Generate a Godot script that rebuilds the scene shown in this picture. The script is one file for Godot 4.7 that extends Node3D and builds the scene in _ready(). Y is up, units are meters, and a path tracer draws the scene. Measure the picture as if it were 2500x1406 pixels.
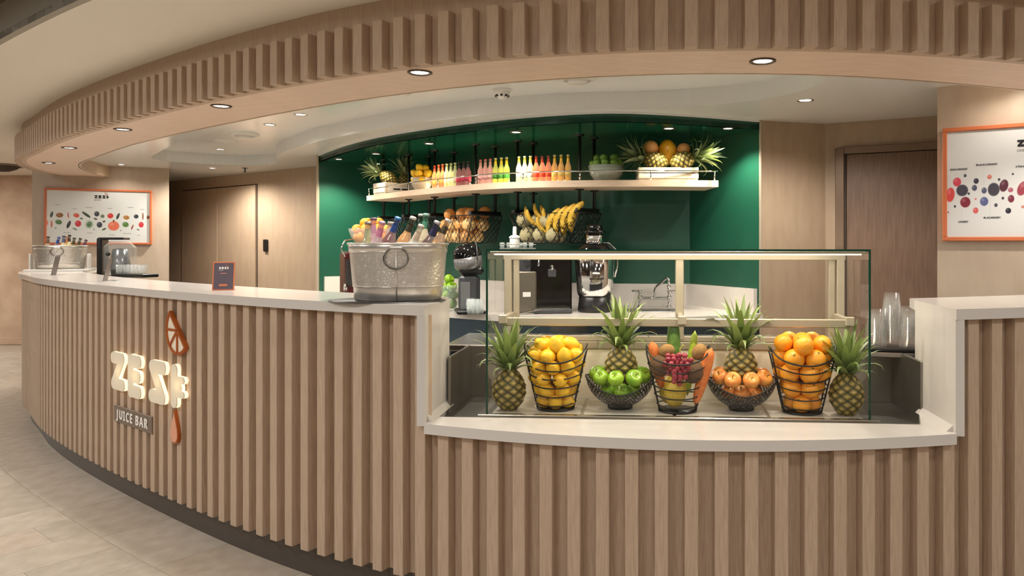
extends Node3D
# A curved juice bar: slatted counter, slatted bulkhead, green back niche with a hung shelf, fruit showcase.
# Plan coordinates are Vector2(x, depth); depth runs away from the camera (-z). Units are metres.
const F := 1850.0
const PX := 1450.0
const PY := 597.0
const EYE := 1.36
const H_TOP := 1.138      # high worktop
const H_LEDGE := 0.71     # low ledge in front of the showcase
const H_SOFFIT := 2.03    # timber bulkhead underside
const H_CEIL := 2.138     # ceiling inside the bar
const H_COFFER := 2.238
const H_GREEN := 2.08
const H_OUT := 2.30       # cream ceiling outside the bar
const H_HALL := 2.46
const H_BACK := 0.93      # back counter
const H_PLINTH := 0.125

var taken := {}
var mats := {}
var shapes := {}
var cpts: PackedVector2Array
var chead: PackedFloat32Array
const CI0 := -40.0
const CSTEP := 0.25
var rng := RandomNumberGenerator.new()
var tuck := 0.0          # the counter curls in a little more than the bulkhead at its far end

# ------------------------------------------------------------------ mesh builder
class Bld:
	var st := SurfaceTool.new()
	func _init():
		st.begin(Mesh.PRIMITIVE_TRIANGLES)
		st.set_smooth_group(-1)
	func smooth(on: bool) -> Bld:
		st.set_smooth_group(0 if on else -1)
		return self
	func tri(a: Vector3, b: Vector3, c: Vector3):       # counter-clockwise from outside
		st.add_vertex(a); st.add_vertex(c); st.add_vertex(b)
	func quad(a, b, c, d):
		tri(a, b, c); tri(a, c, d)
	func otri(a: Vector3, b: Vector3, c: Vector3, mid: Vector3):
		if (b - a).cross(c - a).dot((a + b + c) / 3.0 - mid) >= 0.0: tri(a, b, c)
		else: tri(a, c, b)
	func oquad(a, b, c, d, mid):
		otri(a, b, c, mid); otri(a, c, d, mid)
	func box(at: Vector3, size: Vector3, ch := 0.0, bs := Basis.IDENTITY) -> Bld:
		var h := size * 0.5
		var xf := Transform3D(bs, at)
		if ch <= 0.0:
			for ax in 3:
				for s in [-1.0, 1.0]:
					var q := []
					for k in [[-1, -1], [1, -1], [1, 1], [-1, 1]]:
						var v := Vector3.ZERO
						v[ax] = s * h[ax]; v[(ax + 1) % 3] = k[0] * h[(ax + 1) % 3]; v[(ax + 2) % 3] = k[1] * h[(ax + 2) % 3]
						q.append(xf * v)
					oquad(q[0], q[1], q[2], q[3], at)
			return self
		var c := minf(ch, minf(h.x, minf(h.y, h.z)) * 0.9)
		var pt := func(sx, sy, sz, ax):
			var v := Vector3(sx * (h.x - c), sy * (h.y - c), sz * (h.z - c))
			v[ax] = [sx, sy, sz][ax] * h[ax]
			return xf * v
		for ax in 3:
			for s in [-1.0, 1.0]:
				var q := []
				for k in [[-1, -1], [1, -1], [1, 1], [-1, 1]]:
					var sg := [0.0, 0.0, 0.0]
					sg[ax] = s; sg[(ax + 1) % 3] = float(k[0]); sg[(ax + 2) % 3] = float(k[1])
					q.append(pt.call(sg[0], sg[1], sg[2], ax))
				oquad(q[0], q[1], q[2], q[3], at)
			for s in [-1.0, 1.0]:
				for t in [-1.0, 1.0]:
					var b1 := (ax + 1) % 3
					var b2 := (ax + 2) % 3
					var g0 := [0.0, 0.0, 0.0]
					g0[ax] = -1.0; g0[b1] = s; g0[b2] = t
					var g1 := g0.duplicate()
					g1[ax] = 1.0
					oquad(pt.call(g0[0], g0[1], g0[2], b1), pt.call(g1[0], g1[1], g1[2], b1), pt.call(g1[0], g1[1], g1[2], b2), pt.call(g0[0], g0[1], g0[2], b2), at)
		for sx in [-1.0, 1.0]:
			for sy in [-1.0, 1.0]:
				for sz in [-1.0, 1.0]:
					otri(pt.call(sx, sy, sz, 0), pt.call(sx, sy, sz, 1), pt.call(sx, sy, sz, 2), at)
		return self
	func prism(poly: PackedVector2Array, y0: float, y1: float) -> Bld:   # plan polygon, extruded upright
		var p := poly.duplicate()
		if Geometry2D.is_polygon_clockwise(p): p.reverse()
		var id := Geometry2D.triangulate_polygon(p)
		var ctr := Vector2.ZERO
		for i in range(0, id.size(), 3):
			var a := p[id[i]]; var b := p[id[i + 1]]; var c := p[id[i + 2]]
			otri(Vector3(a.x, y1, -a.y), Vector3(b.x, y1, -b.y), Vector3(c.x, y1, -c.y), Vector3(a.x, y1 - 1.0, -a.y))
			otri(Vector3(a.x, y0, -a.y), Vector3(b.x, y0, -b.y), Vector3(c.x, y0, -c.y), Vector3(a.x, y0 + 1.0, -a.y))
		for i in p.size():
			var a := p[i]; var b := p[(i + 1) % p.size()]
			var n := (b - a).orthogonal()
			var inside := (a + b) * 0.5
			# probe which side is inside
			var q := inside + n.normalized() * 0.0005
			var m := q if Geometry2D.is_point_in_polygon(q, p) else inside - n.normalized() * 0.0005
			oquad(Vector3(a.x, y0, -a.y), Vector3(b.x, y0, -b.y), Vector3(b.x, y1, -b.y), Vector3(a.x, y1, -a.y), Vector3(m.x, (y0 + y1) * 0.5, -m.y))
		return self
	func strip(A: PackedVector2Array, Bk: PackedVector2Array, y0: float, y1: float, smooth_sides := true) -> Bld:  # solid between two plan lines of equal length
		var n := A.size()
		for i in n - 1:
			var a := A[i]; var b := A[i + 1]; var c := Bk[i + 1]; var d := Bk[i]
			var m := (a + b + c + d) / 4.0
			var mid := Vector3(m.x, (y0 + y1) / 2.0, -m.y)
			st.set_smooth_group(-1)
			oquad(Vector3(a.x, y1, -a.y), Vector3(b.x, y1, -b.y), Vector3(c.x, y1, -c.y), Vector3(d.x, y1, -d.y), mid)
			oquad(Vector3(a.x, y0, -a.y), Vector3(b.x, y0, -b.y), Vector3(c.x, y0, -c.y), Vector3(d.x, y0, -d.y), mid)
			if smooth_sides: st.set_smooth_group(1)
			oquad(Vector3(a.x, y0, -a.y), Vector3(b.x, y0, -b.y), Vector3(b.x, y1, -b.y), Vector3(a.x, y1, -a.y), mid)
			if smooth_sides: st.set_smooth_group(2)
			oquad(Vector3(d.x, y0, -d.y), Vector3(c.x, y0, -c.y), Vector3(c.x, y1, -c.y), Vector3(d.x, y1, -d.y), mid)
		st.set_smooth_group(-1)
		for e in [0, n - 1]:
			var a := A[e]; var d := Bk[e]
			var o := A[1] if e == 0 else A[n - 2]
			oquad(Vector3(a.x, y0, -a.y), Vector3(d.x, y0, -d.y), Vector3(d.x, y1, -d.y), Vector3(a.x, y1, -a.y), Vector3(o.x, (y0 + y1) / 2.0, -o.y))
		return self
	func lathe(prof: Array, segs := 24, xf := Transform3D.IDENTITY, sx := 1.0, sz := 1.0) -> Bld:   # prof: Vector2(r, y) from bottom up
		for i in prof.size() - 1:
			var p: Vector2 = prof[i]
			var q: Vector2 = prof[i + 1]
			for k in segs:
				var a := TAU * k / segs
				var b := TAU * ((k + 1) % segs) / segs
				var p0 := xf * Vector3(p.x * cos(a) * sx, p.y, -p.x * sin(a) * sz)
				var p1 := xf * Vector3(p.x * cos(b) * sx, p.y, -p.x * sin(b) * sz)
				var q0 := xf * Vector3(q.x * cos(a) * sx, q.y, -q.x * sin(a) * sz)
				var q1 := xf * Vector3(q.x * cos(b) * sx, q.y, -q.x * sin(b) * sz)
				if p.x > 1e-6: tri(p0, p1, q1) if q.x > 1e-6 else tri(p0, p1, q0)
				if q.x > 1e-6: tri(p0, q1, q0)
		return self
	func tube(pts: Array, r: float, segs := 6, closed := false, r1 := -1.0) -> Bld:
		var n := pts.size()
		if n < 2: return self
		var rings := []
		var up := Vector3.UP
		var t0: Vector3 = (pts[1] - pts[0]).normalized()
		if absf(t0.dot(up)) > 0.9: up = Vector3.RIGHT
		var side := t0.cross(up).normalized()
		for i in n:
			var a: Vector3 = pts[(i - 1 + n) % n] if closed else pts[maxi(i - 1, 0)]
			var b: Vector3 = pts[(i + 1) % n] if closed else pts[mini(i + 1, n - 1)]
			var t := (b - a).normalized()
			side = (side - t * side.dot(t)).normalized()
			var v := t.cross(side)
			var rr := r if r1 < 0.0 else lerpf(r, r1, float(i) / (n - 1))
			var ring := []
			for k in segs:
				var an := TAU * k / segs
				ring.append(pts[i] + (side * cos(an) + v * sin(an)) * rr)
			rings.append(ring)
		var last := n if closed else n - 1
		for i in last:
			var A: Array = rings[i]
			var C: Array = rings[(i + 1) % n]
			var m: Vector3 = (pts[i] + pts[(i + 1) % n]) * 0.5
			for k in segs:
				oquad(A[k], A[(k + 1) % segs], C[(k + 1) % segs], C[k], m)
		if not closed:
			for e in [0, n - 1]:
				var inner: Vector3 = pts[1] if e == 0 else pts[n - 2]
				for k in range(1, segs - 1):
					otri(rings[e][0], rings[e][k], rings[e][k + 1], inner)
		return self
	func done() -> ArrayMesh:
		st.generate_normals()
		return st.commit()

# ------------------------------------------------------------------ small helpers
func W(px: float, py: float, z: float) -> Vector3: return Vector3((px - PX) / F * z, EYE - (py - PY) / F * z, -z)
func P2(px: float, z: float) -> Vector2: return Vector2((px - PX) / F * z, z)
func on_height(px: float, py: float, h: float) -> Vector2: return P2(px, (EYE - h) * F / (py - PY))
func v3(p: Vector2, y: float) -> Vector3: return Vector3(p.x, y, -p.y)

func numbered(parent: Node, called: String) -> String:
	var key := "%d/%s" % [parent.get_instance_id(), called]
	var n: int = taken.get(key, 0)
	taken[key] = n + 1
	return called if n == 0 else "%s_%03d" % [called, n]
func tag(o: Node, label := "", category := "", group := "", kind := ""):
	if label: o.set_meta("label", label)
	if category: o.set_meta("category", category)
	if group: o.set_meta("group", group)
	if kind: o.set_meta("kind", kind)
	return o
func thing(called: String, label: String, category: String, at := Vector3.ZERO, turn := 0.0, group := "", kind := "") -> Node3D:
	var o := Node3D.new()
	o.name = numbered(self, called)
	add_child(o)
	o.position = at
	o.rotation.y = turn
	tag(o, label, category, group, kind)
	return o
func part(parent: Node, called: String, mesh: Mesh, m: Material, xf := Transform3D.IDENTITY, label := "") -> MeshInstance3D:
	var o := MeshInstance3D.new()
	o.name = numbered(parent, called)
	o.mesh = mesh
	o.material_override = m
	parent.add_child(o)
	o.transform = xf
	if label: o.set_meta("label", label)
	return o
func copy(o: Node3D, label := "", group := "") -> Node3D:
	var c: Node3D = o.duplicate()
	var base := String(o.name)
	if base.length() > 4 and base[-4] == "_" and base.right(3).is_valid_int(): base = base.left(-4)
	c.name = numbered(self, base)
	add_child(c)
	if label: c.set_meta("label", label)
	if group: c.set_meta("group", group)
	return c
func xf_at(p: Vector3, turn := 0.0, sc := 1.0) -> Transform3D:
	return Transform3D(Basis(Vector3.UP, turn).scaled(Vector3.ONE * sc), p)
func aim(p: Vector3, dir: Vector3, spin := 0.0, sc := 1.0) -> Transform3D:     # +y of the shape turned to dir
	var y := dir.normalized()
	var x := Vector3.RIGHT if absf(y.x) < 0.9 else Vector3.FORWARD
	var z := x.cross(y).normalized()
	x = y.cross(z).normalized()
	return Transform3D(Basis(x, y, z) * Basis(Vector3.UP, spin) * Basis.from_scale(Vector3.ONE * sc), p)

func c8(r: int, g: int, b: int, a := 1.0) -> Color: return Color(r / 255.0, g / 255.0, b / 255.0, a)
func mat(key: String, col: Color, rough := 0.6, metal := 0.0) -> StandardMaterial3D:
	if mats.has(key): return mats[key]
	var m := StandardMaterial3D.new()
	m.resource_name = key
	m.albedo_color = col
	m.roughness = rough
	m.metallic = metal
	mats[key] = m
	return m
func noise_tex(key: String, freq: float, lo: Color, hi: Color, w := 256, h := 256, oct := 4, seed_ := 7) -> ImageTexture:
	if shapes.has(key): return shapes[key]
	var n := FastNoiseLite.new()
	n.seed = seed_
	n.frequency = freq
	n.fractal_octaves = oct
	var im := n.get_seamless_image(w, h)
	im.convert(Image.FORMAT_RGB8)
	for y in h:
		for x in w:
			im.set_pixel(x, y, lo.lerp(hi, im.get_pixel(x, y).r))
	var t := ImageTexture.create_from_image(im)
	shapes[key] = t
	return t
func tri_mat(key: String, tex: Texture2D, scale_: Vector3, rough := 0.6, world := true, bump := 0.0) -> StandardMaterial3D:
	var m := mat(key, Color.WHITE, rough)
	m.albedo_texture = tex
	m.uv1_triplanar = true
	m.uv1_world_triplanar = world
	m.uv1_scale = scale_
	if bump > 0.0:
		m.heightmap_enabled = true
		m.heightmap_texture = tex
		m.heightmap_scale = bump
	return m
func glass(key: String, col: Color) -> StandardMaterial3D:
	var m := mat(key, col, 0.02)
	m.transparency = BaseMaterial3D.TRANSPARENCY_ALPHA
	return m
func glow(key: String, col: Color, power: float) -> StandardMaterial3D:
	var m := mat(key, col, 0.5)
	m.emission_enabled = true
	m.emission = col
	m.emission_energy_multiplier = power
	return m

# ------------------------------------------------------------------ the bar's curve
func build_curve():
	var co := [0.21588670548949154, -0.5119316555604551, -0.43939477207521777, 0.7729865542252566, 0.6292864043604864, 0.27364136502883346, -0.6309031996013447]
	var head := func(i: float) -> float:
		if i < 0.0: return -0.7596 + 0.026 * i
		if i > 71.0: return 0.3096 + 0.013 * (i - 71.0)
		var s := -1.0 + 2.0 * i / 71.0
		var v := 0.0
		for c in co: v = v * s + c
		return v
	var pitch := func(i: float) -> float:
		var s := clampf(-1.0 + 2.0 * i / 71.0, -1.0, 1.0)
		return 0.0972065 * (1.0 + 0.075458 * s - 0.031158 * s * s)
	var n := int((100.0 - CI0) / CSTEP) + 1
	var p := Vector2.ZERO
	for k in n:
		var i := CI0 + k * CSTEP
		var a: float = head.call(i)
		cpts.append(p)
		chead.append(a)
		var am: float = head.call(i + CSTEP / 2)
		p += Vector2(cos(am), sin(am)) * pitch.call(i + CSTEP / 2) * CSTEP
	var shift := Vector2(0.3041877, 2.5477563) - cpts[int((59.0 - CI0) / CSTEP)]
	for k in n: cpts[k] += shift
func head_at(i: float) -> float:
	var f := (i - CI0) / CSTEP
	var k := clampi(int(f), 0, cpts.size() - 2)
	return lerpf(chead[k], chead[k + 1], f - k)
func cv(i: float, off := 0.0) -> Vector2:           # off > 0: out towards the hall
	var f := (i - CI0) / CSTEP
	var k := clampi(int(f), 0, cpts.size() - 2)
	var a := head_at(i)
	if tuck > 0.0: off -= tuck * clampf((8.0 - i) / 16.0, 0.0, 1.6)
	return cpts[k].lerp(cpts[k + 1], f - k) + Vector2(sin(a), -cos(a)) * off
func cline(i0: float, i1: float, off: float, step := 0.5) -> PackedVector2Array:
	var r := PackedVector2Array()
	var n := maxi(1, int(ceil(absf(i1 - i0) / step)))
	for k in n + 1: r.append(cv(lerpf(i0, i1, float(k) / n), off))
	return r
func spline(pts: Array, n := 8) -> PackedVector2Array:
	var r := PackedVector2Array()
	for i in pts.size() - 1:
		var a: Vector2 = pts[maxi(i - 1, 0)]
		var d: Vector2 = pts[mini(i + 2, pts.size() - 1)]
		for k in n: r.append(pts[i].cubic_interpolate(pts[i + 1], a, d, float(k) / n))
	r.append(pts[-1])
	return r
func shift_line(l: PackedVector2Array, d: float) -> PackedVector2Array:     # d > 0: to the left of travel, i.e. away from the camera when travelling +x
	var r := PackedVector2Array()
	for i in l.size():
		var t := (l[mini(i + 1, l.size() - 1)] - l[maxi(i - 1, 0)]).normalized()
		r.append(l[i] + Vector2(-t.y, t.x) * d)
	return r

# ------------------------------------------------------------------ scene
const WARM := Color(1.0, 0.97, 0.93)
const WARM2 := Color(1.0, 0.99, 0.975)

func _ready():
	rng.seed = 4711
	build_curve()
	var cam := Camera3D.new()
	cam.name = "camera"
	add_child(cam)
	cam.position = Vector3(0, EYE, 0)
	cam.near = 0.05
	cam.far = 60.0
	cam.projection = Camera3D.PROJECTION_FRUSTUM
	cam.size = 1406.0 / F * cam.near
	cam.frustum_offset = Vector2((1250.0 - PX) / F, (PY - 703.0) / F) * cam.near
	cam.current = true
	var we := WorldEnvironment.new()
	we.name = "world_environment"
	var env := Environment.new()
	env.background_mode = Environment.BG_COLOR
	env.background_color = Color(0.02, 0.018, 0.016)
	env.ambient_light_source = Environment.AMBIENT_SOURCE_DISABLED
	env.tonemap_mode = Environment.TONE_MAPPER_LINEAR
	env.tonemap_exposure = 1.65
	env.sdfgi_enabled = true
	env.ssao_enabled = true
	env.ssil_enabled = true
	we.environment = env
	add_child(we)
	materials()
	hall_lights()
	shell()
	tuck = 0.055
	floor_tiles()
	bar_front()
	sign_letters()
	tuck = 0.0
	bulkhead()
	niche()
	back_counter()
	ceiling_fittings()
	showcase()
	hung_shelf()
	tubs()
	appliances()
	posters()
	small_things()

func materials():
	var grain := noise_tex("grain", 0.03, c8(172, 147, 124), c8(198, 174, 150), 256, 256, 5)
	tri_mat("oak", grain, Vector3(14, 0.9, 14), 0.55)
	var grain3 := noise_tex("grain3", 0.03, c8(214, 186, 164), c8(231, 206, 185), 256, 256, 5, 5)
	tri_mat("oak_soffit", grain3, Vector3(0.8, 10, 9), 0.5)
	var grain4 := noise_tex("grain4", 0.03, c8(202, 176, 150), c8(224, 203, 180), 256, 256, 5, 9)
	tri_mat("oak_shelf", grain4, Vector3(1.0, 12, 8), 0.5)
	var dark := noise_tex("grain5", 0.03, c8(98, 76, 62), c8(128, 103, 86), 256, 256, 5, 15)
	tri_mat("walnut", dark, Vector3(10, 0.5, 10), 0.45)
	var panel := noise_tex("panel", 0.02, c8(180, 162, 142), c8(194, 177, 157), 256, 256, 4, 21)
	tri_mat("wall_panel", panel, Vector3(3, 0.6, 3), 0.32)
	var panel2 := noise_tex("panel2", 0.02, c8(166, 144, 121), c8(178, 157, 134), 256, 256, 4, 25)
	tri_mat("door_panel", panel2, Vector3(3, 0.6, 3), 0.3)
	var plaster := noise_tex("plaster", 0.012, c8(172, 142, 116), c8(204, 176, 150), 256, 256, 5, 31)
	tri_mat("plaster", plaster, Vector3(0.6, 0.6, 0.6), 0.8)
	mat("cream", c8(228, 221, 206), 0.5)
	mat("cream_gloss", c8(234, 236, 233), 0.2)
	mat("solid_white", c8(208, 202, 195), 0.16)
	mat("green_wall", c8(20, 78, 60), 0.38)
	mat("green_ceiling", c8(18, 76, 56), 0.1)
	mat("plinth", c8(84, 76, 68), 0.4, 0.35)
	mat("steel", c8(196, 194, 188), 0.24, 1.0)
	mat("chrome", c8(225, 225, 225), 0.07, 1.0)
	mat("alu", c8(182, 172, 152), 0.4, 0.5)
	mat("black_metal", c8(26, 24, 23), 0.42, 0.3)
	mat("black", c8(20, 20, 21), 0.35)
	mat("black_gloss", c8(14, 14, 15), 0.08)
	mat("dark_grey", c8(64, 66, 70), 0.35)
	mat("white_plastic", c8(228, 226, 220), 0.4)
	mat("orange_paint", c8(196, 108, 66), 0.45)
	glass("pane", c8(236, 246, 240, 0.0)).metallic_specular = 0.36
	glass("clear_glass", c8(228, 238, 236, 0.14))
	glass("smoke_glass", c8(60, 64, 66, 0.5))
	mat("glass_edge", c8(24, 64, 48), 0.1)
	var st1 := noise_tex("stone1", 0.02, c8(176, 163, 147), c8(198, 186, 171), 512, 512, 5, 41)
	for k in 4:
		var m := tri_mat("stone_%d" % k, st1, Vector3(0.9 + 0.06 * k, 1, 0.7 + 0.07 * k), 0.42)
		m.albedo_color = [Color(1, 1, 1), Color(0.97, 0.965, 0.96), Color(0.985, 0.97, 0.955), Color(0.95, 0.95, 0.945)][k]
	mat("grout", c8(140, 128, 114), 0.8)

func spot(parent: Node3D, at: Vector3, energy: float, angle := 55.0, col := WARM, size := 0.03, dir := Vector3.DOWN, blend := 0.6):
	var l := SpotLight3D.new()
	l.name = numbered(parent, "beam_light")
	parent.add_child(l)
	l.position = at
	l.basis = Basis.looking_at(dir, Vector3.FORWARD if absf(dir.y) > 0.9 else Vector3.UP)
	l.light_energy = energy
	l.light_color = col
	l.light_size = size
	l.spot_angle = angle
	l.spot_angle_attenuation = blend
	l.spot_range = 16.0
	l.spot_attenuation = 2.0
	l.shadow_enabled = true
func area(parent: Node3D, at: Vector3, size: Vector2, energy: float, col := WARM, dir := Vector3.DOWN, up := Vector3.FORWARD):
	var l := AreaLight3D.new()
	l.name = numbered(parent, "area_light")
	parent.add_child(l)
	l.position = at
	l.basis = Basis.looking_at(dir, up)
	l.area_size = size
	l.area_normalize_energy = true
	l.light_energy = energy
	l.light_color = col
	l.area_range = 20.0
	l.area_attenuation = 2.0
	l.shadow_enabled = true

func hall_lights():
	# lamps of the hall in front of the bar, in its dark ceiling (outside the frame)
	var at := [Vector2(-3.6, 1.6), Vector2(-1.4, 0.9), Vector2(0.8, 0.7), Vector2(2.6, 1.2), Vector2(-4.9, 3.3), Vector2(-2.2, -1.4), Vector2(0.6, -1.6), Vector2(3.0, -1.2), Vector2(-7.4, 6.7), Vector2(-8.3, 8.6)]
	for k in at.size():
		var o := thing("ceiling_panel_lamp", "square lamp set in the dark ceiling of the hall, outside the picture", "lamp", v3(at[k], H_HALL if k < 8 else H_OUT), 0, "lamps of the hall ceiling")
		part(o, "frame", Bld.new().box(Vector3(0, -0.006, 0), Vector3(0.46, 0.012, 0.46), 0.003).done(), mats["black_metal"])
		part(o, "lamp_panel", Bld.new().box(Vector3(0, -0.013, 0), Vector3(0.40, 0.004, 0.40)).done(), glow("hall_glow", Color(1, 0.93, 0.84), 3.0))
		area(o, Vector3(0, -0.02, 0), Vector2(0.40, 0.40), [3.3, 1.3, 0.7, 1.3, 2.5, 2.6, 1.7, 1.5, 3.0, 3.0][k], WARM2)

func wall(called: String, a: Vector2, b: Vector2, y0: float, y1: float, thick: float, m: Material, label: String):
	var n := (b - a).normalized()
	var d := Vector2(-n.y, n.x) * thick
	var o := part(self, called, Bld.new().prism(PackedVector2Array([a, b, b + d, a + d]), y0, y1).done(), m)
	return tag(o, label, "wall", "", "structure")

const POSTER_L0 := Vector2(-5.369, 7.24)
const POSTER_L1 := Vector2(-4.345, 7.74)
const RECESS0 := Vector2(-5.7, 9.68)
const RECESS1 := Vector2(-2.3, 7.17)
const WR0 := Vector2(1.697, 3.745)
const WR1 := Vector2(3.2, 2.822)
const DOORW0 := Vector2(1.49, 4.88)
const DOORW1 := Vector2(2.55, 4.332)

func shell():
	# inner ceiling with its coffer, in slices
	var back := PackedVector2Array([Vector2(4.5, 3.0), Vector2(4.5, 11.0), Vector2(-5.9, 11.0), Vector2(-5.38, 7.45)])
	var big := cline(-26.0, 92.0, -0.42, 1.0)
	big.append_array(back)
	var coffer := spline([Vector2(1.09, 3.55), Vector2(1.0, 3.25), Vector2(0.45, 3.1), Vector2(-0.5, 3.3), Vector2(-1.5, 4.15), Vector2(-2.3, 4.9), Vector2(-3.1, 5.7), Vector2(-3.63, 6.34), Vector2(-4.0, 6.85), Vector2(-3.95, 7.12), Vector2(-3.6, 7.38), Vector2(-3.2, 7.4), Vector2(-2.95, 7.1), Vector2(-2.75, 6.6), Vector2(-2.2, 5.85), Vector2(-1.55, 5.2), Vector2(-0.9, 4.7), Vector2(-0.2, 4.4), Vector2(0.45, 4.3), Vector2(0.85, 4.1), Vector2(1.05, 3.85), Vector2(1.09, 3.55)], 5)
	coffer.remove_at(coffer.size() - 1)
	var b := Bld.new()
	var edges := [-7.2, -4.6, -3.3, -2.0, -1.0, 0.0, 0.6, 1.02, 2.0, 4.6]
	for k in edges.size() - 1:
		var slice := PackedVector2Array([Vector2(edges[k], 0), Vector2(edges[k + 1], 0), Vector2(edges[k + 1], 12), Vector2(edges[k], 12)])
		for p in Geometry2D.intersect_polygons(big, slice):
			for q in Geometry2D.clip_polygons(p, coffer):
				b.prism(q, H_CEIL, H_CEIL + 0.16)
	tag(part(self, "ceiling", b.done(), mats["cream_gloss"]), "glossy cream ceiling inside the bar with a long curved coffer", "ceiling", "", "structure")
	tag(part(self, "ceiling_coffer", Bld.new().prism(coffer, H_COFFER, H_COFFER + 0.05).done(), mats["cream_gloss"]), "raised cream panel inside the ceiling coffer", "ceiling", "", "structure")
	# cream ceiling outside the bar and its lip, dark hall ceiling above
	var ring := cline(-30.0, 96.0, -0.06, 1.0)
	var outer := cline(96.0, 6.0, 0.565, 1.0)
	ring.append_array(outer)
	ring.append_array(PackedVector2Array([Vector2(-4.6, 4.75), Vector2(-6.5, 5.35), Vector2(-11.5, 6.5), Vector2(-11.5, 10.6), Vector2(-5.6, 10.6)]))
	tag(part(self, "ceiling_outer", Bld.new().prism(ring, H_OUT, H_OUT + 0.03).done(), mats["cream"]), "smooth cream ceiling band round the slatted bulkhead", "ceiling", "", "structure")
	var lip := outer.duplicate()
	lip.append_array(PackedVector2Array([Vector2(-4.6, 4.75), Vector2(-6.5, 5.35), Vector2(-11.5, 6.5)]))
	tag(part(self, "trim_1", Bld.new().strip(lip, shift_line(lip, -0.03), H_OUT - 0.001, H_HALL, true).done(), mat("lip", c8(150, 143, 126), 0.5)), "grey upstand along the outer edge of the cream ceiling", "trim", "", "structure")
	var roof := PackedVector2Array([Vector2(-11.6, -4.2), Vector2(5.2, -4.2), Vector2(5.2, 10.8), Vector2(-11.6, 10.8)])
	tag(part(self, "ceiling_hall", Bld.new().prism(roof, H_HALL, H_HALL + 0.1).done(), mat("hall_ceiling", c8(74, 62, 54), 0.25)), "dark brown glossy ceiling of the hall", "ceiling", "", "structure")
	var rail := PackedVector2Array()
	for p in lip: rail.append(p)
	tag(part(self, "trim_2", Bld.new().strip(shift_line(rail, -0.14), shift_line(rail, -0.17), H_HALL - 0.03, H_HALL, true).done(), mats["black_metal"]), "black rail under the dark hall ceiling", "trim", "", "structure")
	# walls
	wall("wall_left", POSTER_L0, POSTER_L1, 0, H_CEIL, 0.1, mats["wall_panel"], "beige panelled wall behind the left end of the bar")
	wall("wall_left_return", POSTER_L1 + Vector2(-0.06, 0.1), POSTER_L1 + Vector2(-1.3, 1.9), 0, H_CEIL, 0.1, mats["wall_panel"], "beige end of the wall beside the left door recess")
	wall("wall_recess", RECESS0, RECESS1, 0, H_CEIL, 0.1, mats["door_panel"], "taupe panelled wall with the double door at the left")
	wall("wall_far", Vector2(-11.5, 10.3), Vector2(-5.3, 10.3), 0, H_OUT, 0.15, mats["plaster"], "mottled beige plaster wall at the far left")
	wall("wall_right", WR0, WR1, 0, H_CEIL, 0.1, mats["wall_panel"], "beige panelled wall with the berry poster")
	wall("wall_right_return", WR0 + Vector2(0.1, 0.0), WR0 + Vector2(0.62, 0.95), 0, H_CEIL, 0.08, mats["wall_panel"], "end of the wall beside the right door")
	wall("wall_door", DOORW0, DOORW1, 0, H_CEIL, 0.1, mats["door_panel"], "taupe wall round the walnut door")
	wall("wall_jamb", Vector2(1.035, 4.75), DOORW0, 0, H_CEIL, 0.1, mats["door_panel"], "taupe panel between the green niche and the door")
	wall("wall_hall_back", Vector2(5.2, -4.0), Vector2(-11.5, -4.0), 0, H_HALL, 0.15, mats["walnut"], "walnut clad wall of the hall behind the viewer")
	wall("wall_hall_right", Vector2(5.1, 11.0), Vector2(5.1, -4.1), 0, H_HALL, 0.15, mats["plaster"], "beige wall at the right end of the hall")
	wall("wall_hall_left", Vector2(-11.5, -4.0), Vector2(-11.5, 10.5), 0, H_HALL, 0.15, mats["plaster"], "beige wall at the left end of the hall")
	wall("wall_behind", Vector2(-7.0, 10.9), Vector2(5.0, 10.9), 0, H_CEIL, 0.15, mats["plaster"], "wall closing the room behind the bar")
	tag(part(self, "baseboard_far", Bld.new().box(Vector3(-8.4, 0.05, -10.29), Vector3(6.2, 0.1, 0.03), 0.004).done(), mats["plaster"]), "beige skirting along the far plaster wall", "baseboard", "", "structure")
	# double door in the recess
	var along := (RECESS1 - RECESS0).normalized()
	var nrm := Vector2(along.y, -along.x)
	var turn := -atan2(-along.y, along.x)
	var hit := func(px: float) -> Vector2:
		var u := (px - PX) / F
		var t := (u * RECESS0.y - RECESS0.x) / (along.x - u * along.y)
		return RECESS0 + along * t
	var p0: Vector2 = hit.call(448); var p1: Vector2 = hit.call(535); var p2: Vector2 = hit.call(628)
	var d := thing("door_1", "flush taupe double door in the left recess", "door", v3((p0 + p2) / 2, 0), atan2(along.y, along.x), "", "structure")
	var w := p0.distance_to(p2)
	var split := p0.distance_to(p1) - w / 2
	part(d, "door_leaf", Bld.new().box(Vector3((-w / 2 + split) / 2, 1.0, 0.012), Vector3(w / 2 + split - 0.008, 2.0, 0.02), 0.002).done(), mats["door_panel"])
	part(d, "door_leaf", Bld.new().box(Vector3((w / 2 + split) / 2, 1.0, 0.012), Vector3(w / 2 - split - 0.008, 2.0, 0.02), 0.002).done(), mats["door_panel"])
	part(d, "door_gap", Bld.new().box(Vector3(0, 1.005, 0.001), Vector3(w + 0.02, 2.015, 0.006)).done(), mat("gap", c8(60, 48, 38), 0.8))
	var rp: Vector2 = hit.call(651)
	var rd := thing("card_reader", "black upright card reader beside the taupe double door", "card reader", v3(rp + nrm * 0.0, EYE + 0.0), atan2(along.y, along.x))
	part(rd, "housing", Bld.new().box(Vector3(0, -0.01, 0.012), Vector3(0.066, 0.13, 0.024), 0.006).done(), mats["black"])
	part(rd, "face_plate", Bld.new().box(Vector3(0, -0.005, 0.0255), Vector3(0.05, 0.1, 0.003), 0.001).done(), mats["black_gloss"])
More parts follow.
